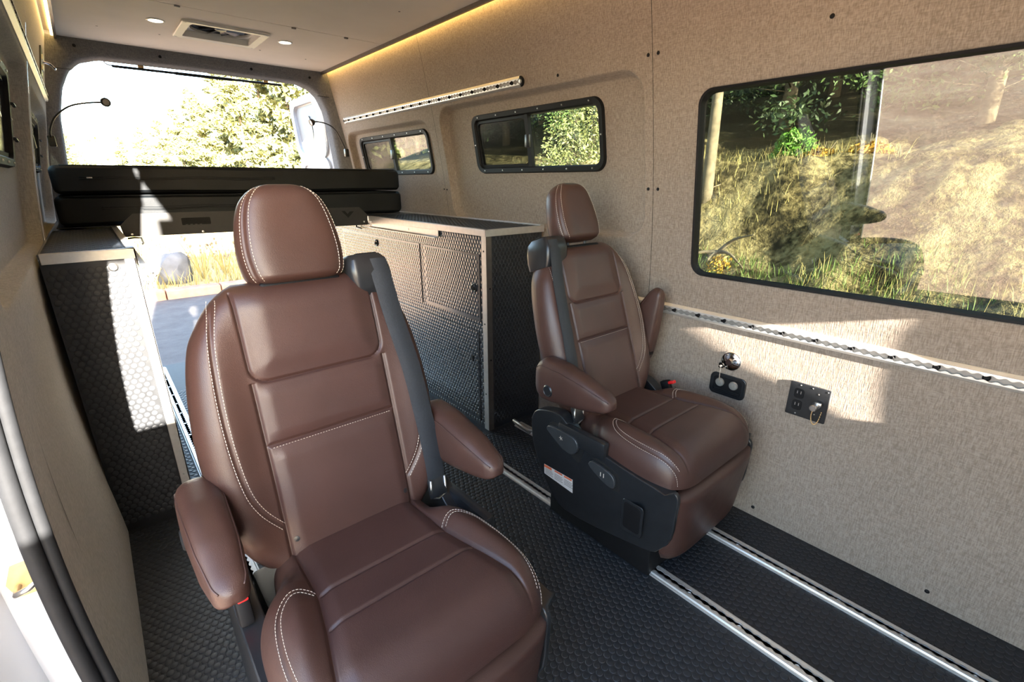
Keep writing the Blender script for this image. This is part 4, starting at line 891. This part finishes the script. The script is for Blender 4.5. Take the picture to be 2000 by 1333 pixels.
# ================================================================ gooseneck reading lamps, rod, switch
def goose(base, path, head_dir, label):
    r = root('reading_lamp', base[0], label, 'lamp', 'flexible reading lamps')
    MB().rbox(base[0], base[1], .006, 2).build('lamp_base', M['plastic'], r, True, 40)
    P = smoothpoly(path, 8); MB().tube(P, .0042, 8).build('flexible_neck', M['plastic'], r, True)
    h = MB().lathe([(.006, -.028), (.012, -.022), (.021, -.012), (.023, 0), (.021, .006), (.017, .006), (.016, .003)], P[-1], head_dir, 22).build('lamp_head', M['plastic'], r, True, 40)
    MB().lathe([(.0155, .0015), (.0155, .004), (.0005, .0055)], P[-1], head_dir, 20).build('lamp_lens', M['steel'], h, True, 40)
goose(((-.066, 3.58, 1.395), (.03, .03, .055)), [(-.066, 3.57, 1.41), (-.061, 3.55, 1.446), (-.027, 3.55, 1.511), (.038, 3.55, 1.564), (.114, 3.55, 1.587), (.192, 3.55, 1.597)], (.35, -.9, -.1), 'flexible black reading lamp curving across the bright rear opening on the left')
goose(((1.567, 3.74, 1.40), (.03, .03, .055)), [(1.56, 3.73, 1.42), (1.528, 3.70, 1.462), (1.486, 3.70, 1.547), (1.432, 3.70, 1.584), (1.361, 3.70, 1.596), (1.318, 3.70, 1.588)], (-.9, -.1, -.35), 'flexible black reading lamp by the white rear door on the right')
rd = root('rod', (.76, 3.965, 1.842), 'thin black rod hung along the top of the rear opening', 'rod')
MB().cyl((.285, 3.972, 1.845), (1.235, 3.972, 1.848), .0075, n=12).build('bar', M['plastic'], rd, True, 40)
MB().cyl((.60, 3.972, 1.8455), (.92, 3.972, 1.8465), .0095, n=12).build('grip_sleeve', M['plastic'], rd, True, 40)
MB().tube(smoothpoly([(.29, 3.972, 1.846), (.262, 3.972, 1.852), (.252, 3.972, 1.866), (.262, 3.97, 1.875)], 5), .0035, 8).build('end_hook', M['steel'], rd, True)
for x in (.425, 1.13):
    c = MB().rbox((x, 3.968, 1.862), (.03, .012, .022), .003).build('clip', M['brass'], rd, True, 40)
sw = root('switch_plate', (float(LX(1.74)) + .004, 3.43, 1.68), 'dark switch plate high on the left wall below the light strip', 'switch')
def lwp(y, z, o): return (float(LX(z)) + o, y, z)
MB().prism(rrect(3.36, 3.50, 1.675, 1.80, .006, 3), lambda y, z: lwp(y, z, .0), lambda y, z: lwp(y, z, .006)).build('plate', M['plastic'], sw)
for z in (1.71, 1.755): MB().prism(rrect(3.39, 3.45, z - .012, z + .012, .003, 2), lambda y, z: lwp(y, z, .005), lambda y, z: lwp(y, z, .012)).build('rocker', M['steel'], sw)
MB().tube(smoothpoly([lwp(3.495, 1.75, .006), lwp(3.52, 1.748, .03), lwp(3.53, 1.735, .045), lwp(3.54, 1.73, .05)], 5), .006, 8).build('toggle', M['chrome'], sw, True)
# ================================================================ wall fittings on the right
def rwp(y, z, o): return (float(RX(z)) - o, y, z)
sp = root('shower_port', (float(RX(.563)), .732, .53), 'polished chrome round wall port with capped chain above the black plug panel', 'wall port')
c0 = rwp(.732, .563, 0)
MB().lathe([(.0375, 0), (.0370, .003), (.033, .006), (.020, .0085), (.013, .010), (.012, .018), (.0115, .022)], c0, (-1, 0, 0), 40).build('flange', M['chrome'], sp, True, 50)
MB().lathe([(.0112, .016), (.0112, .020), (.008, .020), (.0075, .017), (.0004, .017)], (c0[0] - .006, c0[1] + .018, c0[2] - .012), (-.8, .35, -.3), 20).build('dark_socket', M['plastic_dark'], sp, True, 40)
MB().cyl(rwp(.752, .548, .018), rwp(.757, .543, .036), .006, .004, 14).build('nozzle', M['chrome'], sp, True, 40)
for a in (60, 300, 180): MB().lathe([(.003, 0), (.003, .001), (.0003, .0015)], (c0[0] - .0085, c0[1] + .028 * math.cos(math.radians(a)), c0[2] + .028 * math.sin(math.radians(a))), (-1, 0, 0), 10).build('screw', M['steel'], sp, True)
pp = root('plug_panel', (float(RX(.46)), .73, .425), 'black rounded socket panel with two grey round caps beside the chair', 'socket')
def prj(P, o0, o1): return (P, lambda y, z: rwp(y, z, o0), lambda y, z: rwp(y, z, o1))
bevel(MB().prism(*prj(rrect(.662, .798, .424, .508, .02, 5), 0, .006)).build('surround', M['plastic'], pp), .0025, 2)
MB().prism(*prj(rrect(.676, .784, .436, .496, .012, 4), .0058, .0066)).build('inset', M['plastic_dark'], pp)
for y in (.758, .706):
    k = MB().lathe([(.0165, .006), (.0165, .010), (.0145, .0125), (.006, .013), (.0055, .016), (.0004, .0165)], rwp(y, .474, 0), (-1, 0, 0), 24).build('socket_cap', M['alu_mid'], pp, True, 40)
for z in (.446, .440): MB().box((float(RX(z)) - .0085, .682, z - .0012), (float(RX(z)) - .006, .778, z + .0012)).build('ridge', M['plastic'], pp)
MB().tube([rwp(.754, .542, .030), rwp(.757, .51, .022), rwp(.758, .482, .016)], .0013, 6).build('cap_cord', M['thread'], pp, True)
op = root('outlet_plate', (float(RX(.5)), .46, .44), 'square black outlet plate with two sockets and a chained coaxial cap', 'outlet')
bevel(MB().prism(*prj(rrect(.399, .520, .439, .557, .003, 2), 0, .006)).build('plate', M['plastic'], op), .0015, 2)
for z in (.520, .478):
    f_ = bevel(MB().prism(*prj(rrect(.473, .503, z - .017, z + .017, .008, 3), .006, .0085)).build('socket', M['plastic_dark'], op), .001)
    for y in (.4825, .4935): MB().box((float(RX(z)) - .0092, y - .0012, z - .001), (float(RX(z)) - .0084, y + .0012, z + .009)).build('socket_slot', M['steel'], f_)
    MB().lathe([(.003, 0), (.003, .0008), (.0003, .0008)], rwp(.488, z - .009, .0085), (-1, 0, 0), 10).build('ground_hole', M['slot'], f_)
for y, z in ((.488, .549), (.488, .448), (.432, .534), (.432, .462), (.452, .549), (.407, .549)): MB().lathe([(.0028, 0), (.0028, .001), (.0003, .0015)], rwp(y, z, .006), (-1, 0, 0), 10).build('screw', M['steel'], op, True)
cx_ = MB().lathe([(.0125, .006), (.0125, .012), (.010, .013), (.010, .030), (.011, .031), (.011, .042), (.009, .044), (.0004, .044)], rwp(.431, .497, 0), (-1, 0, 0), 20).build('coax_cap', M['steel'], op, True, 40)
MB().rbox(rwp(.425, .505, .018), (.010, .022, .014), .003).build('hinge_cover', M['steel'], op, True, 40)
chain = smoothpoly([rwp(.432, .485, .036), rwp(.434, .462, .030), rwp(.430, .442, .024), rwp(.422, .436, .022), rwp(.414, .450, .020), rwp(.411, .482, .014)], 9)
cm = MB()
for p in chain[::2]: cm.lathe([(.0006, -.0019), (.0017, -.0008), (.0017, .0008), (.0006, .0019)], p, (0, 0, 1), 8)
cm.tube(chain, .0006, 5); cm.build('bead_chain', M['brass'], op, True)
# ================================================================ outside
GZ0 = -.66
def vnoise(x, y, s, seed=0):
    r = np.random.default_rng(seed); T_ = r.random((64, 64)); x = np.asarray(x) / s; y = np.asarray(y) / s
    xi = np.floor(x).astype(int); yi = np.floor(y).astype(int); fx = x - xi; fy = y - yi; fx = fx * fx * (3 - 2 * fx); fy = fy * fy * (3 - 2 * fy)
    g = lambda a, b: T_[a % 64, b % 64]
    return (g(xi, yi) * (1 - fx) + g(xi + 1, yi) * fx) * (1 - fy) + (g(xi, yi + 1) * (1 - fx) + g(xi + 1, yi + 1) * fx) * fy
def fbm(x, y, s, seed=0, o=4): return sum(vnoise(x, y, s / 2 ** k, seed + k) / 2 ** k for k in range(o)) / 1.9
def bank_h(x, y):
    w = (fbm(x * .3, y, 3.0, 3) - .5) * 1.6; X = x + w * .8
    h = GZ0 + .75 * sstep((X - 4.0) / 2.2) + 1.35 * sstep((X - 6.0) / 1.7) + .34 * np.clip(X - 8.2, 0, 60)
    return h + (fbm(x, y, .9, 11) - .5) * .45 * sstep((X - 4) / 2) + (fbm(x, y, .22, 21, 3) - .5) * .16 * sstep((X - 4.6) / 1.5)
def ground_mat(name, stops, sc, rough=.95, b=.6, bd=.05, sc2=None):
    m, nt, bs = nmat(name); c = coords(nt); f = noise(nt, c, sc, 6, .65); f2 = noise(nt, c, sc2 or sc * 6, 4, .7)
    mx = mth(nt, 'ADD', mth(nt, 'MULTIPLY', f, .6), mth(nt, 'MULTIPLY', f2, .4)); nt.links.new(ramp(nt, mx, stops), bs.inputs['Base Color']); bs.inputs['Roughness'].default_value = rough; bs.inputs['Specular IOR Level'].default_value = .1
    bump(nt, bs, mx, b, bd); return m
M['asphalt'] = ground_mat('grey_asphalt', [(.35, (.085, .08, .08)), (.65, (.14, .132, .13))], 4, .9, .3, .01, 90)
M['dirt'] = ground_mat('tan_dirt', [(.34, (.32, .21, .15)), (.5, (.43, .305, .22)), (.62, (.50, .385, .28)), (.74, (.59, .49, .35))], .9, .95, .6, .06, 9)
M['bank'] = ground_mat('bank_soil', [(.40, (.020, .017, .010)), (.46, (.08, .062, .03)), (.53, (.22, .172, .088)), (.62, (.31, .25, .135)), (.70, (.12, .125, .04))], 1.6, .95, .9, .10, 11)  # darkest tones are roots and crevice shade painted into the soil
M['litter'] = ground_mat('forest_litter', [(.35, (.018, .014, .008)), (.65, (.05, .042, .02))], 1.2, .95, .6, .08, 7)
M['straw'] = ground_mat('dry_grass_field', [(.34, (.36, .27, .13)), (.6, (.55, .45, .24)), (.75, (.62, .55, .33))], .8, .95, .5, .05, 12)
M['grass_g'] = plain('green_grass', (.085, .14, .022), .6, 0, .5, 3); M['grass_y'] = plain('straw_grass', (.26, .21, .075), .7, 0, .4, 3)
M['needle_d'] = plain('dark_pine_needles', (.028, .052, .016), .6, 0, .5, 1.5); M['needle_l'] = plain('sun_paled_pine_needles', (.15, .165, .06), .6, 0, .45, 1.2)  # dark and pale needles: shade and sun on the foliage put into colour
M['needle_m'] = plain('half_lit_pine_needles', (.07, .115, .03), .6, 0, .5, 1.5); M['leaf_y'] = plain('yellow_leaves', (.45, .25, .03), .6, 0, .35, 6); M['leaf_g'] = plain('bright_green_needles', (.10, .22, .03), .55, 0, .4, 6)  # mid needles: partly lit foliage put into the colour
M['bark'] = plain('grey_brown_bark', (.16, .125, .09), .9, 0, .4, 9, .8, 30); M['rock'] = plain('shade_darkened_rock', (.085, .09, .105), .85, 0, .3, 4, .8, 25); M['curb'] = plain('red_curb_stone', (.36, .19, .13), .85, 0, .2, 8, .4, 60)  # rock darkened and blued: the van's shadow is put into its colour
M['sign_white'] = plain('sign_white', (.80, .80, .80), .5, 0, .02, 5); M['sign_red'] = plain('sign_red', (.45, .012, .010), .5, 0, .05, 5); M['sign_black'] = plain('sign_black', (.03, .03, .03), .5, 0, .05, 5)
def terrain(name, xs, ys, hf, mat, label=None):
    X, Y = np.meshgrid(xs, ys, indexing='ij'); G = np.stack([X, Y, hf(X, Y)], -1); o = MB().grid(G[::-1]).build(name, mat, None, True); tag(o, kind='structure'); return o
def lin(a, b, d): return np.arange(a, b + d / 2, d)
terrain('parking_lot', np.array([-.55, 1, 4.02]), np.array([-9, 0, 9.62]), lambda x, y: np.full_like(x, GZ0), M['asphalt'])
terrain('dirt_field', np.concatenate([lin(-60, -12, 4), lin(-10, -.4, .4)]), lin(-60, 70, 2), lambda x, y: GZ0 + .012 + .055 * np.clip(-x - 3.5, 0, 60) + (fbm(x, y, 2.2, 5) - .5) * .25 * sstep((-x - 2.8) / 2), M['dirt'])
terrain('forest_floor', np.concatenate([lin(8.8, 16, .6), lin(18, 60, 6)]), np.concatenate([lin(-40, 60, 1.2)]), lambda x, y: bank_h(x, y) - .35 * (x < 9.3), M['litter'])
terrain('bank', lin(4.0, 9.4, .09), np.concatenate([lin(-40, -5, 2.5), lin(-4, 9.6, .10), lin(10.5, 60, 3)]), bank_h, M['bank'])
terrain('rear_field', lin(-.5, 4.0, .5), np.concatenate([lin(9.62, 20, .5), lin(22, 70, 4)]), lambda x, y: GZ0 + .05 + .035 * np.clip(y - 9.6, 0, 70) + (fbm(x, y, 1.5, 8) - .5) * .12 * sstep((y - 9.7) / 2), M['straw'])
terrain('front_ground', lin(-.5, 4.0, .9), lin(-60, -9, 3), lambda x, y: np.full_like(x, GZ0), M['dirt'])
# ---- grass on the bank (nobody could count it)
def blades(n, x0, x1, y0, y1, hmin, hmax, hf, dens=None, seed=1, wd=.006):
    r = np.random.default_rng(seed); x = r.uniform(x0, x1, n); y = r.uniform(y0, y1, n)
    keep = fbm(x, y, 1.0, seed + 40) > (dens if dens else .0); x, y = x[keep], y[keep]; k = len(x); z = hf(x, y) - .02
    h = r.uniform(hmin, hmax, k); a = r.uniform(0, 6.283, k); w = wd * r.uniform(.6, 1.5, k); lx = r.normal(0, .28, k) * h; ly = r.normal(0, .28, k) * h
    dx, dy = np.cos(a) * w, np.sin(a) * w; V = np.stack([np.stack([x - dx, y - dy, z], 1), np.stack([x + dx, y + dy, z], 1), np.stack([x + lx * .4 + dx * .7, y + ly * .4 + dy * .7, z + h * .6], 1), np.stack([x + lx * .4 - dx * .7, y + ly * .4 - dy * .7, z + h * .6], 1), np.stack([x + lx, y + ly, z + h], 1)], 1).reshape(-1, 3)
    F = []; 
    for i in range(k): b = 5 * i; F += [(b, b + 1, b + 2, b + 3), (b + 3, b + 2, b + 4)]
    return V, F
for nm, mat, n, args, lab in (('bank_grass', 'grass_g', 14000, (4.1, 6.6, -3.5, 8, .05, .20, bank_h, .50, 2, .0035), 'fresh green grass at the foot of the bank outside the right windows'), ('bank_straw', 'grass_y', 12000, (4.2, 9.0, -3.5, 8, .05, .26, bank_h, .52, 3, .003), 'dry straw grass over the slope outside the right windows')):
    V, F = blades(n, *args); o = link_mesh(nm, V, F, M[mat]); tag(o, lab, 'grass', kind='stuff')
# ---- plants
def quads(C, size, r, flat=.0):
    k = len(C); a = r.normal(size=(k, 3)); a /= np.linalg.norm(a, axis=1)[:, None]; b = r.normal(size=(k, 3)); b -= a * (a * b).sum(1)[:, None]; b /= np.linalg.norm(b, axis=1)[:, None]
    s = size * r.uniform(.6, 1.4, (k, 1)); a *= s; b *= s * .45
    V = np.stack([C - a, C - b * .9, C + a, C + b * .9], 1).reshape(-1, 3); return V, [(4 * i, 4 * i + 1, 4 * i + 2, 4 * i + 3) for i in range(k)]
def conifer_mesh(H, R, nq, seed, bare=.18, leaf=.16):
    r = np.random.default_rng(seed); C = []; tr = MB(); wob = r.normal(0, .03, 2) * H * .3
    ax = lambda t: np.array([wob[0] * t * t, wob[1] * t * t, H * t])
    tr.tube([ax(t) for t in np.linspace(0, 1, 9)], np.linspace(.013 * H + .01, .01, 9), 8)
    nb = 46; per = nq // nb
    for i in range(nb):
        t = bare + (1 - bare) * (i + r.random()) / nb; L = R * (1 - t) ** .75 * r.uniform(.65, 1.15) + .12; a = r.uniform(0, 6.283); el = r.uniform(-.15, .35)
        d = np.array([math.cos(a), math.sin(a), el]); p0 = ax(t)
        if L > .4: tr.tube([p0, p0 + d * L * .5, p0 + d * L * .9 + np.array([0, 0, .05 * L])], [.012 + .004 * L, .008, .003], 4)
        q = r.random(per) ** .6; pts = p0 + np.outer(q * L, d) + r.normal(0, .10 * L + .05, (per, 3)) * np.array([1, 1, .55]); C.append(pts)
    for i in range(7):
        t = r.uniform(.06, bare + .12); a = r.uniform(0, 6.283); p0 = ax(t); L = R * r.uniform(.2, .5); tr.tube([p0, p0 + np.array([math.cos(a), math.sin(a), r.uniform(-.1, .4)]) * L], [.014, .004], 4)
    V, F = quads(np.vstack(C), leaf, r); return tr, V, F
def tree_proto(name, H, R, nq, seed, mat, label, group, cat='tree', bare=.18, leaf=.16):
    r = root(name, (0, 0, 0), label, cat, group); tr, V, F = conifer_mesh(H, R, nq, seed, bare, leaf)
    tag(link_mesh('foliage', V, F, mat, r), kind='stuff'); tr.build('trunk', M['bark'], r, True); return r
def place_tree(proto, used, loc, rz, sc, label=None, group=None):
    if proto.name not in used: o = proto; used.add(proto.name)
    else:
        o = proto.copy(); COL.objects.link(o)
        for ch in list(proto.children): c = ch.copy(); COL.objects.link(c); c.parent = o
    o.location = loc; o.rotation_euler = (0, 0, rz); o.scale = (sc, sc, sc)
    if label: o['label'] = label
    if group: o['group'] = group
    return o
used = set()
FG = 'dark pines beyond the bank'; RG = 'sunlit trees behind the van'
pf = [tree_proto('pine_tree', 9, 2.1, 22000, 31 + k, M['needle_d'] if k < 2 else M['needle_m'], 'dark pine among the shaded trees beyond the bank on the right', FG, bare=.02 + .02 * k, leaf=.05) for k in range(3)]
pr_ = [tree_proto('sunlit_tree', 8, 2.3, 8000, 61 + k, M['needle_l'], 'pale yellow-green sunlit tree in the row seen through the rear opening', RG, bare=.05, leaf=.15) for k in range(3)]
r_ = np.random.default_rng(5); k = 0
for x in (10.2, 12.6, 15.4, 18.8, 23.0):
    for y in np.arange(-8, 44, 2.7 + (x - 9) * .12):
        if not -.7 < y / x < 2.25: continue
        xx, yy = x + r_.uniform(-.6, .6), y + r_.uniform(-.7, .7)
        place_tree(pf[k % 3], used, (xx, yy, float(bank_h(xx, yy)) - .1), r_.uniform(0, 6.28), r_.uniform(.75, 1.0 + (x - 10) * .03)); k += 1
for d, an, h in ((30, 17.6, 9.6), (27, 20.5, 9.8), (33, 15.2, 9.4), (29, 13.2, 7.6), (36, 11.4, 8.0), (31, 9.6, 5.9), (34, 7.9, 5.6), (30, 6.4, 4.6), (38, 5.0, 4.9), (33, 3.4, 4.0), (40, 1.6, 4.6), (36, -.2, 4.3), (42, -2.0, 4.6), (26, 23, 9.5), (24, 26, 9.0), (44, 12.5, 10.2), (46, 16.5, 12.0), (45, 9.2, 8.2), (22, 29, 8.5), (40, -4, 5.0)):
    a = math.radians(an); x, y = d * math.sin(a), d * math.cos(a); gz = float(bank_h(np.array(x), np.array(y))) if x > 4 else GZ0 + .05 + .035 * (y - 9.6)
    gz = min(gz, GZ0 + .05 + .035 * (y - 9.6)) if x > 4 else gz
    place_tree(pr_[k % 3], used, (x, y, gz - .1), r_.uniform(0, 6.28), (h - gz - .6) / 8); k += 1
# near pine trunk at the left edge of the big window
tp_ = tree_proto('leaning_pine', 6.5, 1.0, 3000, 91, M['needle_l'], 'pale leaning pine trunk with bare branches at the left edge of the big window', None, bare=.42, leaf=.05)
yT, xT = 3.85, 7.2; tp_.location = (xT, yT, float(bank_h(np.array(xT), np.array(yT))) - .5); tp_.rotation_euler = (0, math.radians(-3), .4)
def shrub(name, loc, R, n, mat, label, leaf, seed, squash=.8, group=None):
    r = np.random.default_rng(seed); o = root(name, loc, label, 'shrub', group); v = r.normal(size=(n, 3)); v /= np.linalg.norm(v, axis=1)[:, None]; v *= (r.random(n) ** .4)[:, None] * R; v[:, 2] = np.abs(v[:, 2] * squash) * 1.5
    V, F = quads(v + np.array(loc), leaf, r); tag(link_mesh('leaves', V, F, mat, o), kind='stuff'); st = MB()
    for i in range(9): a = r.uniform(0, 6.28); st.tube([np.array(loc), np.array(loc) + np.array([math.cos(a) * R * .6, math.sin(a) * R * .6, R * r.uniform(.6, 1.1)])], [.012, .003], 4)
    tag(st.build('stems', M['bark'], o, True), kind='stuff')
def onbank(x, y, d=.05): return (x, y, float(bank_h(np.array(x), np.array(y))) - d)
shrub('pine_sapling', onbank(8.5, 3.2), 0.36, 1300, M['leaf_g'], 'bright green pine sapling on top of the bank in the big window', .05, 1, 1.1)
shrub('autumn_shrub', onbank(8.3, 2.76), .30, 500, M['leaf_y'], 'orange-yellow shrub on the bank top right of the green sapling', .05, 2, .5)
shrub('autumn_shrub', onbank(8.3, 2.15), .30, 420, M['leaf_y'], 'orange-yellow shrub by the window edge reflection on the bank top', .05, 3, .5)
shrub('autumn_shrub', onbank(6.3, 3.05), .22, 320, M['leaf_y'], 'small yellow weed low on the bank at the left of the big window', .03, 4, .8)
shrub('green_shrub', onbank(4.8, 2.1), .35, 700, M['leaf_g'], 'low green bush at the lower edge of the big window', .05, 6, .7)
shrub('green_shrub', onbank(7.6, 6.6), 1.0, 4200, M['needle_l'], 'leafy bush outside the middle right window', .035, 7, .9)
# exposed root on the bank
rt_ = root('dead_branch', onbank(6.5, 3.2, 0), 'pale fallen branch with forked roots on the bank', 'branch')
for i, (a, L) in enumerate(((2.2, .9), (-.6, .8), (-1.3, .7), (3.6, .5))):
    p = np.array(onbank(6.5, 3.2, -.12)); P = [p + np.array([-.05 * j, math.cos(a) * L * j / 4, math.sin(a) * L * .45 * j / 4 + .05 * math.sin(j)]) for j in range(5)]; MB().tube(smoothpoly(P, 4), np.linspace(.03, .008, 17), 6).build('limb', M['bark'], rt_, True)
# ---- behind the van: curb, boulders, weeds, sign
cr = root('curb', (1.0, 9.7, GZ0), 'reddish stone curb at the edge of the parking lot behind the van', 'curb')
for i in range(8): bevel(MB().box((-2.5 + i * .8, 9.52, GZ0 - .05), (-2.5 + i * .8 + .785, 9.78, GZ0 + .15)).build('curb_stone', M['curb'], cr), .02, 2)
def boulder(loc, R, seed, label):
    bm = bmesh.new(); bmesh.ops.create_icosphere(bm, subdivisions=4, radius=1); r = np.random.default_rng(seed); D = r.normal(size=(14, 3)); D /= np.linalg.norm(D, axis=1)[:, None]; K = r.uniform(.62, .95, 14)
    for v in bm.verts:
        n = np.array(v.co[:]); n /= np.linalg.norm(n); s = min([1.0] + [float(k / max(n @ d, 1e-3)) for d, k in zip(D, K) if n @ d > .2]); s += .03 * math.sin(n[0] * 9 + n[1] * 7) * math.sin(n[2] * 8); v.co = Vector(n * s * np.array(R)) + Vector(loc)
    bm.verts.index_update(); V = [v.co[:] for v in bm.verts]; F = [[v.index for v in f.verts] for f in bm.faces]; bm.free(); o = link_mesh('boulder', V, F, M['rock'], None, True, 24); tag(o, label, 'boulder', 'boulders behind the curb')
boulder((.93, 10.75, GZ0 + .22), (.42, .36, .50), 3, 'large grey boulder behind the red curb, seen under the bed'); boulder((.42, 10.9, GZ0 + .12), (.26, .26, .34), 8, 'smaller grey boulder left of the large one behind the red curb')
def weed(loc, H, n, seed, label):
    r = np.random.default_rng(seed); o = root('dry_weed', loc, label, 'weed', 'dry weeds by the curb'); st = MB(); hd = MB()
    for i in range(n):
        a = r.uniform(0, 6.28); L = H * r.uniform(.5, 1); p = np.array(loc); q = p + np.array([math.cos(a) * L * .35, math.sin(a) * L * .35, L]); st.tube([p, (p + q) / 2 + np.array([0, 0, .05]), q], [.008, .006, .003], 4); hd.lathe([(.004, -.02), (.02, 0), (.016, .02), (.002, .03)], q, (0, 0, 1), 6)
    tag(st.build('stems', M['grass_y'], o), kind='stuff'); tag(hd.build('seed_heads', M['bark'], o), kind='stuff')
weed((1.42, 10.7, GZ0), .95, 22, 1, 'dry weed with brown seed heads right of the large boulder'); weed((1.85, 11.0, GZ0), .8, 18, 2, 'dry weed with seed heads furthest right behind the curb'); weed((.62, 10.35, GZ0), .4, 14, 3, 'short dry weed in front of the two boulders')
V, F = blades(5000, -2.4, 3.9, 9.9, 17, .10, .42, lambda x, y: GZ0 + .05 + .035 * np.clip(y - 9.6, 0, 70), .42, 9, .008); o = link_mesh('field_grass', V, F, M['grass_y']); tag(o, 'dry straw grass in the bright field behind the curb', 'grass', kind='stuff')
sg = root('parking_sign', (.285, 11.0, GZ0), 'white no parking sign with red ring and letter on a post behind the van', 'sign')
MB().rbox((.30, 11.02, .95), (.05, .04, 3.2), .004).build('post', M['sign_white'], sg)
MB().rbox((.29, 10.985, 2.12), (.36, .012, .46), .004).build('sign_plate', M['sign_white'], sg)
A_ = np.linspace(0, 2 * math.pi, 40, endpoint=False); sgc = (.29, 2.17)
Rg = np.array([[(sgc[0] + r0 * math.cos(t), 10.977, sgc[1] + r0 * math.sin(t)) for t in A_] for r0 in (.145, .120)]); rp = MB().grid(Rg, True).build('red_ring', M['sign_red'], sg)
MB().rbox((sgc[0], 10.976, sgc[1]), (.25, .002, .024), 0, 1, Matrix.Rotation(math.radians(45), 3, 'Y')).build('red_slash', M['sign_red'], sg)
MB().rbox((sgc[0] - .035, 10.978, sgc[1]), (.026, .002, .16), 0).build('letter_stem', M['sign_black'], sg)
Pb = np.array([[(sgc[0] - .03 + r0 * 1.3 * math.cos(t), 10.978, sgc[1] + .038 + r0 * math.sin(t)) for t in np.linspace(-math.pi / 2, math.pi / 2, 14)] for r0 in (.042, .020)]); MB().grid(Pb).build('letter_bowl', M['sign_black'], sg)
MB().rbox((.29, 10.985, 1.66), (.26, .012, .30), .004).build('lower_plate', M['sign_white'], sg)
